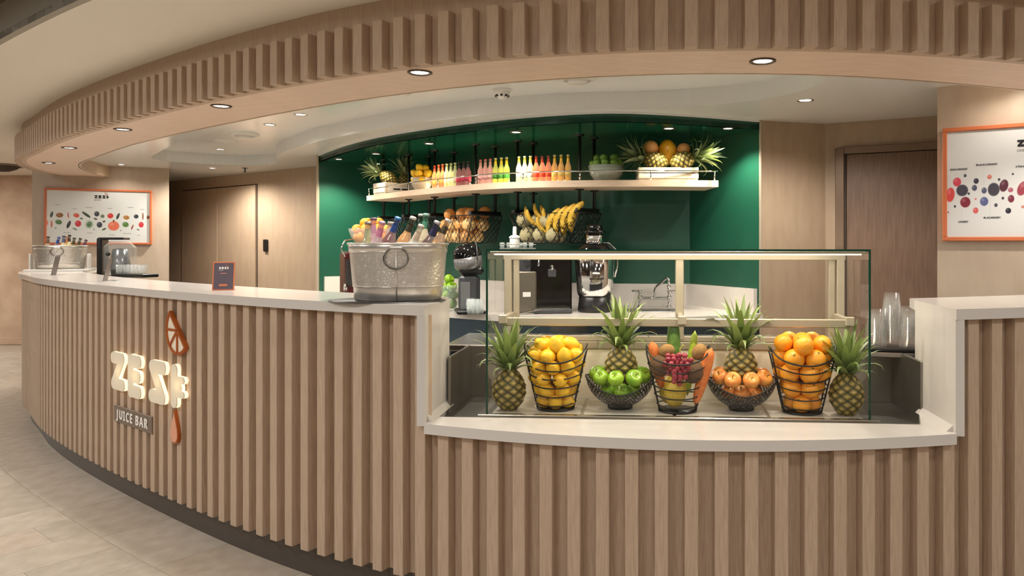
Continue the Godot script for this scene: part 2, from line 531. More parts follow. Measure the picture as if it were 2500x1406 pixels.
	# walnut door on the right
	var al := (DOORW1 - DOORW0).normalized()
	var dr := thing("door_2", "walnut door with brushed steel frame right of the green niche", "door", v3(DOORW0 + al * 0.05, 0), atan2(al.y, al.x), "", "structure")
	part(dr, "door_leaf", Bld.new().box(Vector3(0.55, 0.965, 0.012), Vector3(0.93, 1.93, 0.02), 0.002).done(), mats["walnut"])
	part(dr, "door_frame", Bld.new().box(Vector3(0.045, 0.985, 0.02), Vector3(0.055, 1.97, 0.04), 0.004).box(Vector3(0.55, 1.955, 0.02), Vector3(0.96, 0.045, 0.04), 0.004).done(), mat("door_frame", c8(128, 108, 92), 0.3, 0.5))
	part(dr, "door_stop", Bld.new().box(Vector3(0.078, 0.965, 0.024), Vector3(0.012, 1.93, 0.012)).done(), mat("gap", c8(60, 48, 38), 0.8))

func floor_tiles():
	var fl := part(self, "floor", Bld.new().prism(PackedVector2Array([Vector2(-11.6, -4.2), Vector2(5.2, -4.2), Vector2(5.2, 11.0), Vector2(-11.6, 11.0)]), -0.1, -0.003).done(), mats["grout"])
	tag(fl, "pale stone tile floor with thin joints", "floor", "", "structure")
	var region := cline(-38.0, 96.0, 0.2625, 0.5)
	region.append_array(PackedVector2Array([Vector2(5.1, 3.0), Vector2(5.1, -4.0), Vector2(-11.4, -4.0), Vector2(-11.4, 10.25), Vector2(-6.2, 10.25)]))
	var d := Vector2(0.616, 0.788)
	var n := Vector2(0.788, -0.616)
	var L := 0.57
	var R := 0.2835
	var near := []
	var rest := Bld.new()
	for r in range(-60, 40):
		for k in range(-30, 40):
			var v0 := -4.363 + r * R
			var u0 := 1.208 + k * L + fposmod(r, 3) * L / 3.0
			var q := PackedVector2Array()
			for c in [[0.0008, 0.0008], [L - 0.0008, 0.0008], [L - 0.0008, R - 0.0008], [0.0008, R - 0.0008]]:
				q.append(d * (u0 + c[0]) + n * (v0 + c[1]))
			for p in Geometry2D.intersect_polygons(q, region):
				if p.size() < 3: continue
				var seen := false
				var ctr := Vector2.ZERO
				for c in p:
					ctr += c / p.size()
					if c.y > 0.6:
						var sx := PX + F * c.x / c.y
						var sy := PY + F * EYE / c.y
						if sx > -60 and sx < 1300 and sy < 1460: seen = true
				if seen: near.append([ctr.length(), p])
				else: rest.prism(p, -0.003, 0.0)
	near.sort_custom(func(a, b): return a[0] < b[0])
	for k in near.size():
		if k < 280:
			part(fl, "floor_tile", Bld.new().prism(near[k][1], -0.003, 0.0).done(), mats["stone_%d" % rng.randi_range(0, 3)])
		else:
			rest.prism(near[k][1], -0.003, 0.0)
	tag(part(fl, "floor_tiles_beyond", rest.done(), mats["stone_0"]), "", "", "", "stuff")
	# curved border along the plinth
	var i := -36.0
	while i < 94.0:
		var j := minf(i + 5.6, 94.0)
		part(fl, "border_tile", Bld.new().strip(cline(i + 0.012, j - 0.012, 0.2605, 0.35), cline(i + 0.012, j - 0.012, -0.07, 0.35), -0.003, 0.0).done(), mats["stone_%d" % rng.randi_range(0, 3)])
		i = j

func slat_xf(i: float, y: float) -> Transform3D:
	var a := head_at(i)
	return Transform3D(Basis(Vector3.UP, a), v3(cv(i), y))

const SW := 0.0455
const SD := 0.045
const CUT0 := 49.62     # left end of the low ledge
const CUT1 := 68.32     # right end
func slat_mesh(key: String, h: float) -> Mesh:
	if not shapes.has(key): shapes[key] = Bld.new().box(Vector3(0, h / 2, -SD / 2), Vector3(SW, h, SD), 0.0018).done()
	return shapes[key]

func bar_front():
	# local +z of a slat points out to the hall: the box sits behind its face
	var c := thing("bar_counter", "curved bar counter clad with upright oak slats on a dark plinth", "counter")
	var th := H_TOP - 0.037 - H_PLINTH
	var lh := H_LEDGE - 0.037 - H_PLINTH
	var tall := slat_mesh("tall", th)
	var low := slat_mesh("low", lh)
	for k in range(-20, 80):
		var i := k + 0.235
		var up := i < CUT0 + 0.3 or i > CUT1
		if k >= 15 and k <= 23: # behind the sign the slats stay whole
			pass
		part(c, "slat", tall if up else low, mats["oak"], slat_xf(i, H_PLINTH))
	part(c, "back_panel", Bld.new().strip(cline(-22, CUT0 - 0.35, -SD, 0.4), cline(-22, CUT0 - 0.35, -SD - 0.03, 0.4), H_PLINTH, H_TOP - 0.037).strip(cline(CUT1 + 0.35, 81, -SD, 0.4), cline(CUT1 + 0.35, 81, -SD - 0.03, 0.4), H_PLINTH, H_TOP - 0.037).strip(cline(CUT0 - 0.35, CUT1 + 0.35, -SD, 0.4), cline(CUT0 - 0.35, CUT1 + 0.35, -SD - 0.03, 0.4), H_PLINTH, H_LEDGE - 0.037).done(), mats["oak"])
	part(c, "plinth", Bld.new().strip(cline(-22, 81, -0.055, 0.3), cline(-22, 81, -0.09, 0.3), 0.0, H_PLINTH).done(), mats["plinth"])
	part(c, "carcass", Bld.new().strip(cline(-22, CUT0 - 3.6, -0.36, 0.5), cline(-22, CUT0 - 3.6, -0.38, 0.5), 0.0, H_TOP - 0.037).strip(cline(CUT1 + 2.6, 81, -0.36, 0.5), cline(CUT1 + 2.6, 81, -0.38, 0.5), 0.0, H_TOP - 0.037).done(), mats["white_plastic"])
	# worktops: their ends at the ledge run straight back
	var back := Vector2(-sin(VA), cos(VA))
	var t := Vector2(cos(VA), sin(VA))
	var wl := thing("worktop", "long curved white worktop on the left of the bar", "worktop")
	var f0 := cv(CUT0, 0.025)
	var e0 := f0 + back * 0.36
	var pl := cline(-22, CUT0, 0.025, 0.3)
	pl.append(e0)
	var inner := cline(CUT0, -22, -0.40, 0.3)
	for p in inner: if p.x < e0.x - 0.03: pl.append(p)
	part(wl, "slab", Bld.new().prism(pl, H_TOP - 0.037, H_TOP).done(), mats["solid_white"])
	part(wl, "end_panel", Bld.new().prism(PackedVector2Array([f0 + back * 0.004, f0 + back * 0.35, f0 + back * 0.35 - t * 0.03, f0 + back * 0.004 - t * 0.03]), H_LEDGE - 0.01, H_TOP - 0.037).done(), mats["solid_white"])
	var wr := thing("worktop", "short white worktop on the right of the bar", "worktop")
	var f1 := cv(CUT1, 0.025)
	var e1 := f1 + back * 0.41
	var pr := cline(81, CUT1, 0.025, 0.3)
	pr.append(e1)
	for p in cline(CUT1, 81, -0.47, 0.3): if p.x > e1.x + 0.03: pr.append(p)
	part(wr, "slab", Bld.new().prism(pr, H_TOP - 0.037, H_TOP).done(), mats["solid_white"])
	part(wr, "end_panel", Bld.new().prism(PackedVector2Array([f1 + back * 0.006, f1 + back * 0.40, f1 + back * 0.40 + t * 0.03, f1 + back * 0.006 + t * 0.03]), H_LEDGE - 0.01, H_TOP - 0.037).done(), mats["solid_white"])
	# ledge
	var lg := thing("ledge", "low curved white ledge in front of the glass fruit showcase", "ledge")
	var poly := cline(CUT0 - 0.02, CUT1 + 0.02, 0.025, 0.3)
	poly.append(f1 + back * 0.36)
	poly.append(on_height(2248, 1036, H_LEDGE))
	poly.append(on_height(1062, 1017, H_LEDGE))
	poly.append(f0 + back * 0.33)
	part(lg, "slab", Bld.new().prism(poly, H_LEDGE - 0.037, H_LEDGE).done(), mats["solid_white"])
	for q in [[f0, t], [f1, -t]]:
		var b0: Vector3 = v3(q[0] + back * 0.03, H_LEDGE)
		var b1: Vector3 = v3(q[0] + back * 0.335, H_LEDGE)
		var sd := Vector3(q[1].x, 0, -q[1].y) * 0.022
		var up := Vector3(0, 0.022, 0)
		var bl := Bld.new()
		var mid := (b0 + b1) / 2 + sd * 0.2 + up * 0.2
		bl.oquad(b0 + sd, b1 + sd, b1 + up, b0 + up, mid)
		bl.oquad(b0, b1, b1 + sd, b0 + sd, mid)
		bl.oquad(b0, b1, b1 + up, b0 + up, mid)
		bl.otri(b0, b0 + sd, b0 + up, mid)
		bl.otri(b1, b1 + sd, b1 + up, mid)
		part(lg, "cove", bl.done(), mats["solid_white"])

func bulkhead():
	var c := thing("trim_3", "curved timber bulkhead with a band of short upright oak slats above the bar", "bulkhead", Vector3.ZERO, 0, "", "structure")
	var sm := slat_mesh("short", 0.183)
	for k in range(-26, 81):
		part(c, "slat", sm, mats["oak"], slat_xf(k + 0.235, H_SOFFIT - 0.004))
	part(c, "back_board", Bld.new().strip(cline(-28, 82, -SD, 0.4), cline(-28, 82, -SD - 0.03, 0.4), H_SOFFIT - 0.002, H_OUT).done(), mats["oak"])
	part(c, "soffit_board", Bld.new().strip(cline(-28, 82, -0.05, 0.4), cline(-28, 82, -0.43, 0.4), H_SOFFIT, H_SOFFIT + 0.02).done(), mats["oak_soffit"])
	part(c, "inner_face", Bld.new().strip(cline(-28, 82, -0.425, 0.4), cline(-28, 82, -0.445, 0.4), H_SOFFIT, H_CEIL + 0.02).done(), mat("inner_face", c8(196, 176, 150), 0.4))

func downlight(p: Vector2, h: float, r: float, energy: float, angle: float, label: String, group: String, ring := "bronze", spotcol := WARM, power := 14.0):
	var o := thing("downlight", label, "downlight", v3(p, h), 0, group)
	if not shapes.has("dl_ring"):
		shapes["dl_ring"] = Bld.new().smooth(true).lathe([Vector2(0.70, 0.0), Vector2(0.70, -0.03), Vector2(0.76, -0.10), Vector2(0.9, -0.14), Vector2(1.0, -0.10), Vector2(1.0, 0.0)], 28).done()
		shapes["dl_lamp"] = Bld.new().smooth(true).lathe([Vector2(0.0, -0.055), Vector2(0.4, -0.05), Vector2(0.70, -0.03)], 24).done()
	var s := Transform3D(Basis.from_scale(Vector3.ONE * r), Vector3.ZERO)
	part(o, "trim_ring", shapes["dl_ring"], mat("bronze", c8(92, 78, 66), 0.3, 0.8) if ring == "bronze" else mats["chrome"], s)
	part(o, "lamp", shapes["dl_lamp"], glow("dl_glow", Color(1, 0.96, 0.9), power), s)
	spot(o, Vector3(0, -r * 0.2 - 0.004, 0), energy, angle, spotcol, r * 0.6)
	return o

func ceiling_fittings():
	var names := ["nearest the right end", "right of the showcase corner", "above the tub of bottles", "left of the tub", "above the card stand", "above the far card stand", "above the far tub", "beside the far poster"]
	var k := 0
	for q in [[1862, 148], [1025, 176], [540, 258], [300, 315], [169, 360], [119, 397], [129, 430]]:
		downlight(on_height(q[0], q[1], H_SOFFIT), H_SOFFIT, 0.048, 0.42, 64, "bronze-rimmed downlight in the timber bulkhead, %s from the right" % ["first", "second", "third", "fourth", "fifth", "sixth", "seventh"][k], "downlights in the timber bulkhead")
		k += 1
	downlight(Vector2(1.88, 3.08), H_SOFFIT, 0.048, 0.42, 64, "bronze-rimmed downlight in the timber bulkhead, beyond the right edge", "downlights in the timber bulkhead")
	k = 0
	for q in [[1167, 202], [983, 227], [734, 279], [659, 304], [538, 364]]:
		downlight(on_height(q[0], q[1], H_COFFER), H_COFFER, 0.045, 0.7, 80, "small downlight inside the ceiling coffer, %s from the right" % ["first", "second", "third", "fourth", "fifth"][k], "downlights in the coffer", "chrome")
		k += 1
	downlight(on_height(519, 410, H_CEIL), H_CEIL, 0.045, 1.5, 80, "downlight in front of the taupe double door", "downlights in the inner ceiling", "chrome")
	downlight(on_height(296, 401, H_CEIL), H_CEIL, 0.045, 0.10, 70, "downlight above the vegetable poster", "downlights in the inner ceiling", "chrome")
	downlight(on_height(1966, 244, H_CEIL), H_CEIL, 0.045, 0.9, 78, "downlight in front of the walnut door", "downlights in the inner ceiling", "chrome")
	downlight(Vector2(1.9, 3.38), H_CEIL, 0.045, 0.10, 80, "downlight above the berry poster, beyond the right edge", "downlights in the inner ceiling", "chrome")
	k = 0
	for q in [[1777, 313], [1633, 313], [1260, 322], [1048, 350], [918, 375], [827, 388]]:
		var p := on_height(q[0], q[1], H_GREEN)
		downlight(p, H_GREEN, 0.04, (0.8 if k == 0 else 1.2) if (k == 0 or k == 5) else 0.3, 62 if (k == 0 or k == 5) else 50, "spotlight in the green niche ceiling, %s from the right" % ["first", "second", "third", "fourth", "fifth", "sixth"][k], "spotlights in the green ceiling", "bronze", Color(1, 0.95, 0.86))
		k += 1
	# vents, detector
	for q in [[1410, 188, 0.105, "round white air vent above the showcase"], [597, 326, 0.11, "round white air vent left of the green niche"]]:
		var o := thing("air_vent", q[3], "air vent", v3(on_height(q[0], q[1], H_COFFER), H_COFFER), 0, "round ceiling vents")
		var b := Bld.new().smooth(true)
		b.lathe([Vector2(0.0, -0.034), Vector2(0.05, -0.034), Vector2(0.055, -0.028), Vector2(0.055, 0.0)], 28)
		part(o, "core_plate", b.done(), mats["white_plastic"])
		part(o, "outer_ring", Bld.new().smooth(true).lathe([Vector2(q[2] * 0.68, 0.0), Vector2(q[2] * 0.68, -0.018), Vector2(q[2] * 0.72, -0.024), Vector2(q[2] * 0.95, -0.012), Vector2(q[2], -0.004), Vector2(q[2], 0.0)], 32).done(), mats["white_plastic"])
	var pl := thing("cover_plate", "flat round white cover plate beside the left air vent", "cover plate", v3(on_height(553, 345, H_COFFER), H_COFFER))
	part(pl, "plate", Bld.new().smooth(true).lathe([Vector2(0.0, -0.006), Vector2(0.085, -0.005), Vector2(0.09, 0.0)], 28).done(), mats["white_plastic"])
	var s := thing("smoke_detector", "white domed smoke detector on the ceiling above the shelf", "smoke detector", v3(on_height(1226, 218, H_COFFER), H_COFFER))
	part(s, "base", Bld.new().smooth(true).lathe([Vector2(0.05, -0.012), Vector2(0.053, -0.006), Vector2(0.053, 0.0)], 24).lathe([Vector2(0.0, -0.012), Vector2(0.05, -0.012)], 24).done(), mats["white_plastic"])
	part(s, "dome", Bld.new().smooth(true).lathe([Vector2(0.0, -0.056), Vector2(0.018, -0.055), Vector2(0.026, -0.048), Vector2(0.04, -0.03), Vector2(0.046, -0.012)], 24).done(), mats["white_plastic"])
	var b2 := Bld.new()
	for a in 8: b2.box(Vector3(cos(a * TAU / 8) * 0.0345, -0.038, sin(a * TAU / 8) * 0.0345), Vector3(0.012, 0.01, 0.012), 0.0, Basis(Vector3.UP, -a * TAU / 8))
	part(s, "air_slots", b2.done(), mats["black"])
	var sp := thing("sprinkler", "small brass sprinkler head under the ceiling left of the niche", "sprinkler", v3(on_height(598, 410, H_CEIL), H_CEIL))
	part(sp, "flange", Bld.new().smooth(true).lathe([Vector2(0.0, -0.006), Vector2(0.028, -0.004), Vector2(0.03, 0.0)], 16).done(), mats["dark_grey"])
	part(sp, "head", Bld.new().smooth(true).lathe([Vector2(0.0, -0.045), Vector2(0.018, -0.043), Vector2(0.018, -0.04), Vector2(0.006, -0.036), Vector2(0.008, -0.006)], 12).done(), mats["dark_grey"])
	var gr := thing("ceiling_speaker", "dark round grille in the cream ceiling at the far left", "speaker", v3(on_height(2, 402, H_OUT), H_OUT))
	part(gr, "rim", Bld.new().smooth(true).lathe([Vector2(0.20, 0.0), Vector2(0.20, -0.02), Vector2(0.225, -0.022), Vector2(0.245, 0.0)], 32).done(), mat("grille_rim", c8(120, 104, 90), 0.5))
	part(gr, "grille", Bld.new().smooth(true).lathe([Vector2(0.0, -0.085), Vector2(0.08, -0.078), Vector2(0.15, -0.052), Vector2(0.2, -0.01)], 28).done(), mat("grille", c8(58, 46, 40), 0.7))

# ------------------------------------------------------------------ green niche and back counter
var HC: PackedVector2Array
var NB: PackedVector2Array
var SF: PackedVector2Array
const N_L := Vector2(-2.38, 6.57)
const N_R := Vector2(1.035, 4.75)
func niche():
	HC = spline([N_L, Vector2(-1.98, 5.97), Vector2(-1.55, 5.45), Vector2(-1.03, 5.0), Vector2(-0.60, 4.70), Vector2(-0.23, 4.52), Vector2(0.12, 4.44), Vector2(0.536, 4.54), N_R], 6)
	NB = spline([Vector2(-1.79, 7.01), Vector2(-1.25, 6.35), Vector2(-0.75, 5.87), Vector2(-0.3, 5.58), Vector2(0.2, 5.42), Vector2(0.683, 5.4)], 7)
	var n := thing("wall_niche", "dark green curved niche behind the bar", "niche", Vector3.ZERO, 0, "", "structure")
	part(n, "back_face", Bld.new().strip(NB, shift_line(NB, 0.06), 0.0, H_GREEN + 0.03).done(), mats["green_wall"])
	part(n, "header", Bld.new().strip(HC, shift_line(HC, 0.02), H_GREEN, H_CEIL + 0.01).done(), mats["green_wall"])
	var poly := HC.duplicate()
	var rev := NB.duplicate()
	rev.reverse()
	poly.append_array(rev)
	part(n, "niche_ceiling", Bld.new().prism(poly, H_GREEN, H_GREEN + 0.03).done(), mats["green_ceiling"])
	var side := func(a: Vector2, b: Vector2, th: float):
		var t := (b - a).normalized()
		var d := Vector2(-t.y, t.x) * th
		part(n, "side_face", Bld.new().prism(PackedVector2Array([a, b, b + d, a + d]), 0.0, H_GREEN + 0.03).done(), mats["green_wall"])
	side.call(N_L, NB[0], 0.05)
	side.call(N_R, NB[-1], -0.05)
	part(n, "corner_strip", Bld.new().box(v3(N_L + Vector2(-0.012, -0.005), (H_CEIL) / 2), Vector3(0.022, H_CEIL, 0.022), 0.002).done(), mats["alu"])
	part(n, "corner_strip", Bld.new().box(v3(N_R + Vector2(0.006, -0.008), (H_CEIL) / 2), Vector3(0.014, H_CEIL, 0.014), 0.002).done(), mats["alu"])
	part(n, "header_edge", Bld.new().strip(shift_line(HC, -0.012), HC, H_CEIL - 0.012, H_CEIL + 0.004).done(), mats["cream_gloss"])

func back_counter():
	var o := thing("back_counter", "white topped back counter along the green niche", "counter")
	var front := shift_line(HC, -0.04)
	var poly := front.duplicate()
	var rev := NB.duplicate()
	rev.reverse()
	poly.append_array(rev)
	part(o, "worktop", Bld.new().prism(poly, H_BACK - 0.04, H_BACK).done(), mats["solid_white"])
	part(o, "cabinet_front", Bld.new().strip(shift_line(HC, 0.0), shift_line(HC, 0.02), 0.1, H_BACK - 0.04).done(), mat("blue_steel", c8(58, 74, 86), 0.25, 0.6))
	part(o, "toe_kick", Bld.new().strip(shift_line(HC, 0.05), shift_line(HC, 0.07), 0.0, 0.1).done(), mats["black"])
	var inner := PackedVector2Array([N_L.lerp(NB[0], 0.05)])
	inner.append_array(NB)
	inner.append(N_R.lerp(NB[-1], 0.02))
	part(o, "backsplash", Bld.new().strip(shift_line(inner, -0.03), shift_line(inner, -0.002), H_BACK, 1.082, false).done(), mats["solid_white"])
	# sink basin and tap
	var s := thing("sink", "steel sink set in the back counter behind the showcase", "sink", v3(Vector2(0.33, 4.93), H_BACK), 0.0)
	part(s, "rim", Bld.new().box(Vector3(0, 0.002, -0.12), Vector3(0.46, 0.004, 0.02), 0.001).box(Vector3(0, 0.002, 0.12), Vector3(0.46, 0.004, 0.02), 0.001).box(Vector3(-0.225, 0.002, 0), Vector3(0.02, 0.004, 0.24), 0.001).box(Vector3(0.225, 0.002, 0), Vector3(0.02, 0.004, 0.24), 0.001).done(), mats["steel"])
	part(s, "basin", Bld.new().box(Vector3(0, 0.0012, 0), Vector3(0.43, 0.0024, 0.22)).done(), mat("basin", c8(96, 96, 92), 0.3, 0.9))
	var t := thing("bridge_tap", "chrome bridge tap with lever handles above the sink", "tap", W(1598, 744, 5.16), -0.05)
	t.position.y = H_BACK
	var ch: Material = mats["chrome"]
	part(t, "bridge", Bld.new().smooth(true).tube([Vector3(-0.1, 0.065, 0), Vector3(0.1, 0.065, 0)], 0.009, 10).done(), ch)
	for sx in [-0.1, 0.1]:
		part(t, "pillar", Bld.new().smooth(true).lathe([Vector2(0.0, 0.0), Vector2(0.024, 0.0), Vector2(0.024, 0.008), Vector2(0.012, 0.016), Vector2(0.012, 0.05), Vector2(0.017, 0.056), Vector2(0.017, 0.076), Vector2(0.011, 0.084), Vector2(0.011, 0.1), Vector2(0.015, 0.104), Vector2(0.015, 0.118), Vector2(0.0, 0.12)], 14, xf_at(Vector3(sx, 0, 0))).done(), ch)
		part(t, "lever", Bld.new().smooth(true).tube([Vector3(sx, 0.112, 0), Vector3(sx + signf(sx) * 0.055, 0.114, 0.01)], 0.007, 8).done(), ch)
	part(t, "spout", Bld.new().smooth(true).tube([Vector3(0, 0.06, 0), Vector3(0, 0.12, 0), Vector3(0.008, 0.14, 0.01), Vector3(0.075, 0.2, 0.05), Vector3(0.088, 0.203, 0.056), Vector3(0.094, 0.195, 0.06), Vector3(0.094, 0.15, 0.06)], 0.0085, 10).done(), ch)
	part(t, "nozzle", Bld.new().smooth(true).lathe([Vector2(0.0, 0.13), Vector2(0.012, 0.13), Vector2(0.012, 0.155), Vector2(0.0, 0.158)], 12, xf_at(Vector3(0.094, 0, 0.06))).done(), ch)

# ------------------------------------------------------------------ fruit
func blob(r: float, sy := 1.0, dimple := 0.0, point := 0.0, segs := 16, rows := 10) -> Mesh:
	var prof := []
	for k in rows + 1:
		var a := PI * k / rows
		var rr := sin(a) * r
		var y := -cos(a) * r * sy
		if dimple > 0.0:
			y -= dimple * exp(-pow(rr / (r * 0.38), 2.0)) * (1.0 if y > 0 else -0.6) * r
			rr *= 1.0 + 0.07 * -cos(a)
		if point > 0.0:
			y += point * r * pow(absf(cos(a)), 9.0) * signf(y)
		prof.append(Vector2(maxf(rr, 0.0), y))
	prof[0].x = 0.0
	prof[-1].x = 0.0
	return Bld.new().smooth(true).lathe(prof, segs).done()
func fruit_mat(key: String, lo: Color, hi: Color, rough := 0.35, freq := 0.02, sc := 7.0, bump := 0.0) -> StandardMaterial3D:
	if mats.has(key): return mats[key]
	var m := tri_mat(key, noise_tex("f_" + key, freq, lo, hi, 128, 128, 4, key.hash() % 1000), Vector3.ONE * sc, rough, false)
	if bump > 0.0:
		m.heightmap_enabled = true
		m.heightmap_texture = noise_tex("f_pores", 0.09, Color.BLACK, Color.WHITE, 128, 128, 2, 77)
		m.heightmap_scale = bump
	m.subsurf_scatter_enabled = false
	return m
func fruit_proto(kind: String) -> Dictionary:
	if shapes.has("fruit_" + kind): return shapes["fruit_" + kind]
	var d := {}
	match kind:
		"lemon": d = {"mesh": blob(0.0305, 1.12, 0.0, 0.22, 14, 12), "mat": fruit_mat("lemon_skin", c8(232, 170, 20), c8(248, 206, 54), 0.38, 0.02, 9, 0.05), "r": 0.0305}
		"orange": d = {"mesh": blob(0.0385, 0.97, 0.0, 0.0, 18, 12), "mat": fruit_mat("orange_skin", c8(232, 142, 18), c8(247, 172, 42), 0.4, 0.02, 8, 0.08), "r": 0.0385, "dot": c8(120, 100, 40)}
		"green_apple": d = {"mesh": blob(0.035, 0.9, 0.38, 0.0, 18, 14), "mat": fruit_mat("green_skin", c8(110, 158, 20), c8(158, 196, 54), 0.22, 0.02, 6), "r": 0.035, "stem": true}
		"red_apple": d = {"mesh": blob(0.0345, 0.88, 0.38, 0.0, 18, 14), "mat": fruit_mat("apple_blush", c8(220, 108, 48), c8(240, 194, 90), 0.24, 0.016, 7), "r": 0.0345, "stem": true}
		"lime": d = {"mesh": blob(0.026, 1.05, 0.0, 0.12, 14, 10), "mat": fruit_mat("lime_skin", c8(92, 138, 46), c8(146, 184, 88), 0.3), "r": 0.026}
		"grapefruit": d = {"mesh": blob(0.047, 0.96, 0.0, 0.0, 18, 12), "mat": fruit_mat("grapefruit_skin", c8(222, 150, 76), c8(240, 186, 116), 0.42, 0.015, 6, 0.06), "r": 0.047}
		"pomelo": d = {"mesh": blob(0.049, 1.0, 0.0, 0.0, 18, 12), "mat": fruit_mat("pomelo_skin", c8(226, 178, 110), c8(240, 206, 142), 0.42, 0.015, 6, 0.06), "r": 0.049}
		"cantaloupe": d = {"mesh": blob(0.052, 1.0, 0.0, 0.0, 20, 14), "mat": fruit_mat("melon_net", c8(146, 138, 98), c8(214, 202, 160), 0.7, 0.09, 8, 0.12), "r": 0.052}
		"yellow_melon": d = {"mesh": blob(0.062, 1.3, 0.0, 0.05, 20, 14), "mat": fruit_mat("yellow_melon_skin", c8(206, 136, 20), c8(238, 186, 40), 0.4, 0.03, 6, 0.05), "r": 0.062}
		"coconut": d = {"mesh": blob(0.05, 0.98, 0.0, 0.0, 18, 12), "mat": fruit_mat("coconut_husk", c8(74, 52, 34), c8(128, 98, 68), 0.9, 0.09, 10, 0.2), "r": 0.05}
		"kiwi": d = {"mesh": blob(0.027, 1.2, 0.0, 0.0, 14, 10), "mat": fruit_mat("kiwi_skin", c8(132, 98, 54), c8(170, 132, 82), 0.9, 0.08, 10, 0.1), "r": 0.027}
		"mango": d = {"mesh": blob(0.046, 1.45, 0.0, 0.0, 18, 12), "mat": fruit_mat("mango_skin", c8(176, 150, 40), c8(222, 190, 74), 0.35, 0.012, 6), "r": 0.046}
		"grape": d = {"mesh": blob(0.0115, 1.12, 0.0, 0.0, 10, 8), "mat": fruit_mat("grape_skin", c8(120, 30, 44), c8(176, 66, 78), 0.2, 0.02, 10), "r": 0.0115}
	shapes["fruit_" + kind] = d
	return d
func fruit(kind: String, called: String, label: String, group: String, at: Vector3, dir := Vector3.UP, sc := 1.0) -> Node3D:
	var d := fruit_proto(kind)
	var key := "fruit_node_" + kind
	var o: Node3D
	if not shapes.has(key):
		o = thing(called, label, called.replace("_", " "), Vector3.ZERO, 0, group)
		part(o, "skin", d.mesh, d.mat)
		if d.has("stem"):
			part(o, "stem", Bld.new().tube([Vector3(0, d.r * 0.5, 0), Vector3(0.002, d.r * 0.8, 0), Vector3(0.006, d.r * 1.05, 0)], 0.0016, 5).done(), mat("stem", c8(84, 62, 38), 0.8))
		if d.has("dot"):
			part(o, "stem_end", Bld.new().lathe([Vector2(0.005, d.r * 0.955), Vector2(0.003, d.r * 0.985), Vector2(0.0, d.r * 0.985)], 8).done(), mat("stem_end", d.dot, 0.8))
		shapes[key] = o
	else:
		o = copy(shapes[key], label, group)
	o.transform = aim(at, dir, rng.randf() * TAU, sc)
	return o
func jig(a: float) -> Vector3: return Vector3(rng.randf_range(-a, a), rng.randf_range(-a, a), rng.randf_range(-a, a))
func ring_fill(kind: String, called: String, label: String, group: String, c: Vector3, layers: Array, tilt := 1.0, face := Vector3.ZERO):
	# layers: [height, ring radius, count, phase]
	for L in layers:
		for k in L[2]:
			var a: float = TAU * k / L[2] + L[3]
			var out := Vector3(cos(a), 0, sin(a))
			var dir := (Vector3.UP * (1.2 - tilt) + out * tilt + jig(0.5)) if face == Vector3.ZERO else (face + out * 0.35 + jig(0.25))
			fruit(kind, called, label, group, c + out * L[1] + Vector3(0, L[0], 0) + jig(0.002), dir, rng.randf_range(0.94, 1.05))

func leaf_mesh(curl: float) -> Mesh:
	var b := Bld.new().smooth(true)
	var n := 6
	var prev := []
	for k in n + 1:
		var t := float(k) / n
		var w := 0.075 * (1.0 - pow(t, 1.6)) + 0.0
		var a := curl * t * t
		var y := sin(PI / 2 - a * 0.7) * t
		var z := curl * 0.42 * t * t
		var row := [Vector3(-w, y, z + w * 0.35), Vector3(0, y, z), Vector3(w, y, z + w * 0.35)]
		if k:
			b.quad(prev[0], prev[1], row[1], row[0])
			b.quad(prev[1], prev[2], row[2], row[1])
		prev = row
	return b.done()
func pineapple_body() -> Mesh:
	if shapes.has("pine_body"): return shapes["pine_body"]
	var st := SurfaceTool.new()
	st.begin(Mesh.PRIMITIVE_TRIANGLES)
	var U := 104
	var V := 72
	var edge := c8(46, 48, 20).srgb_to_linear()
	var flesh := c8(146, 126, 56).srgb_to_linear()
	var eye := c8(206, 186, 112).srgb_to_linear()
	for v in V + 1:
		for u in U + 1:
			var t := float(v) / V
			var a := TAU * u / U
			var lat := PI * (0.06 + 0.88 * t)
			var r := 0.064 * pow(sin(lat), 0.55) * (1.0 - 0.10 * (t - 0.4))
			if v == 0 or v == V: r = 0.0
			var y := t * 0.168
			var ca := fposmod(u / float(U) * 8.0 + t * 5.0, 1.0) - 0.5
			var cb := fposmod(u / float(U) * 8.0 - t * 5.0, 1.0) - 0.5
			var hgt := (1.0 - pow(absf(ca) * 2.0, 3.0)) * (1.0 - pow(absf(cb) * 2.0, 3.0))
			var cen := exp(-(ca * ca + cb * cb) * 40.0)
			r += 0.0055 * hgt * sin(PI * t) + 0.003 * cen * sin(PI * t)
			st.set_color(edge.lerp(flesh, clampf(hgt * 1.15 - 0.1, 0, 1)).lerp(eye, cen * 0.8))
			st.add_vertex(Vector3(cos(a) * r, y, -sin(a) * r))
	for v in V:
		for u in U:
			var i := v * (U + 1) + u
			for k in [i, i + U + 1, i + 1, i + 1, i + U + 1, i + U + 2]: st.add_index(k)
	st.generate_normals()
	shapes["pine_body"] = st.commit()
	return shapes["pine_body"]
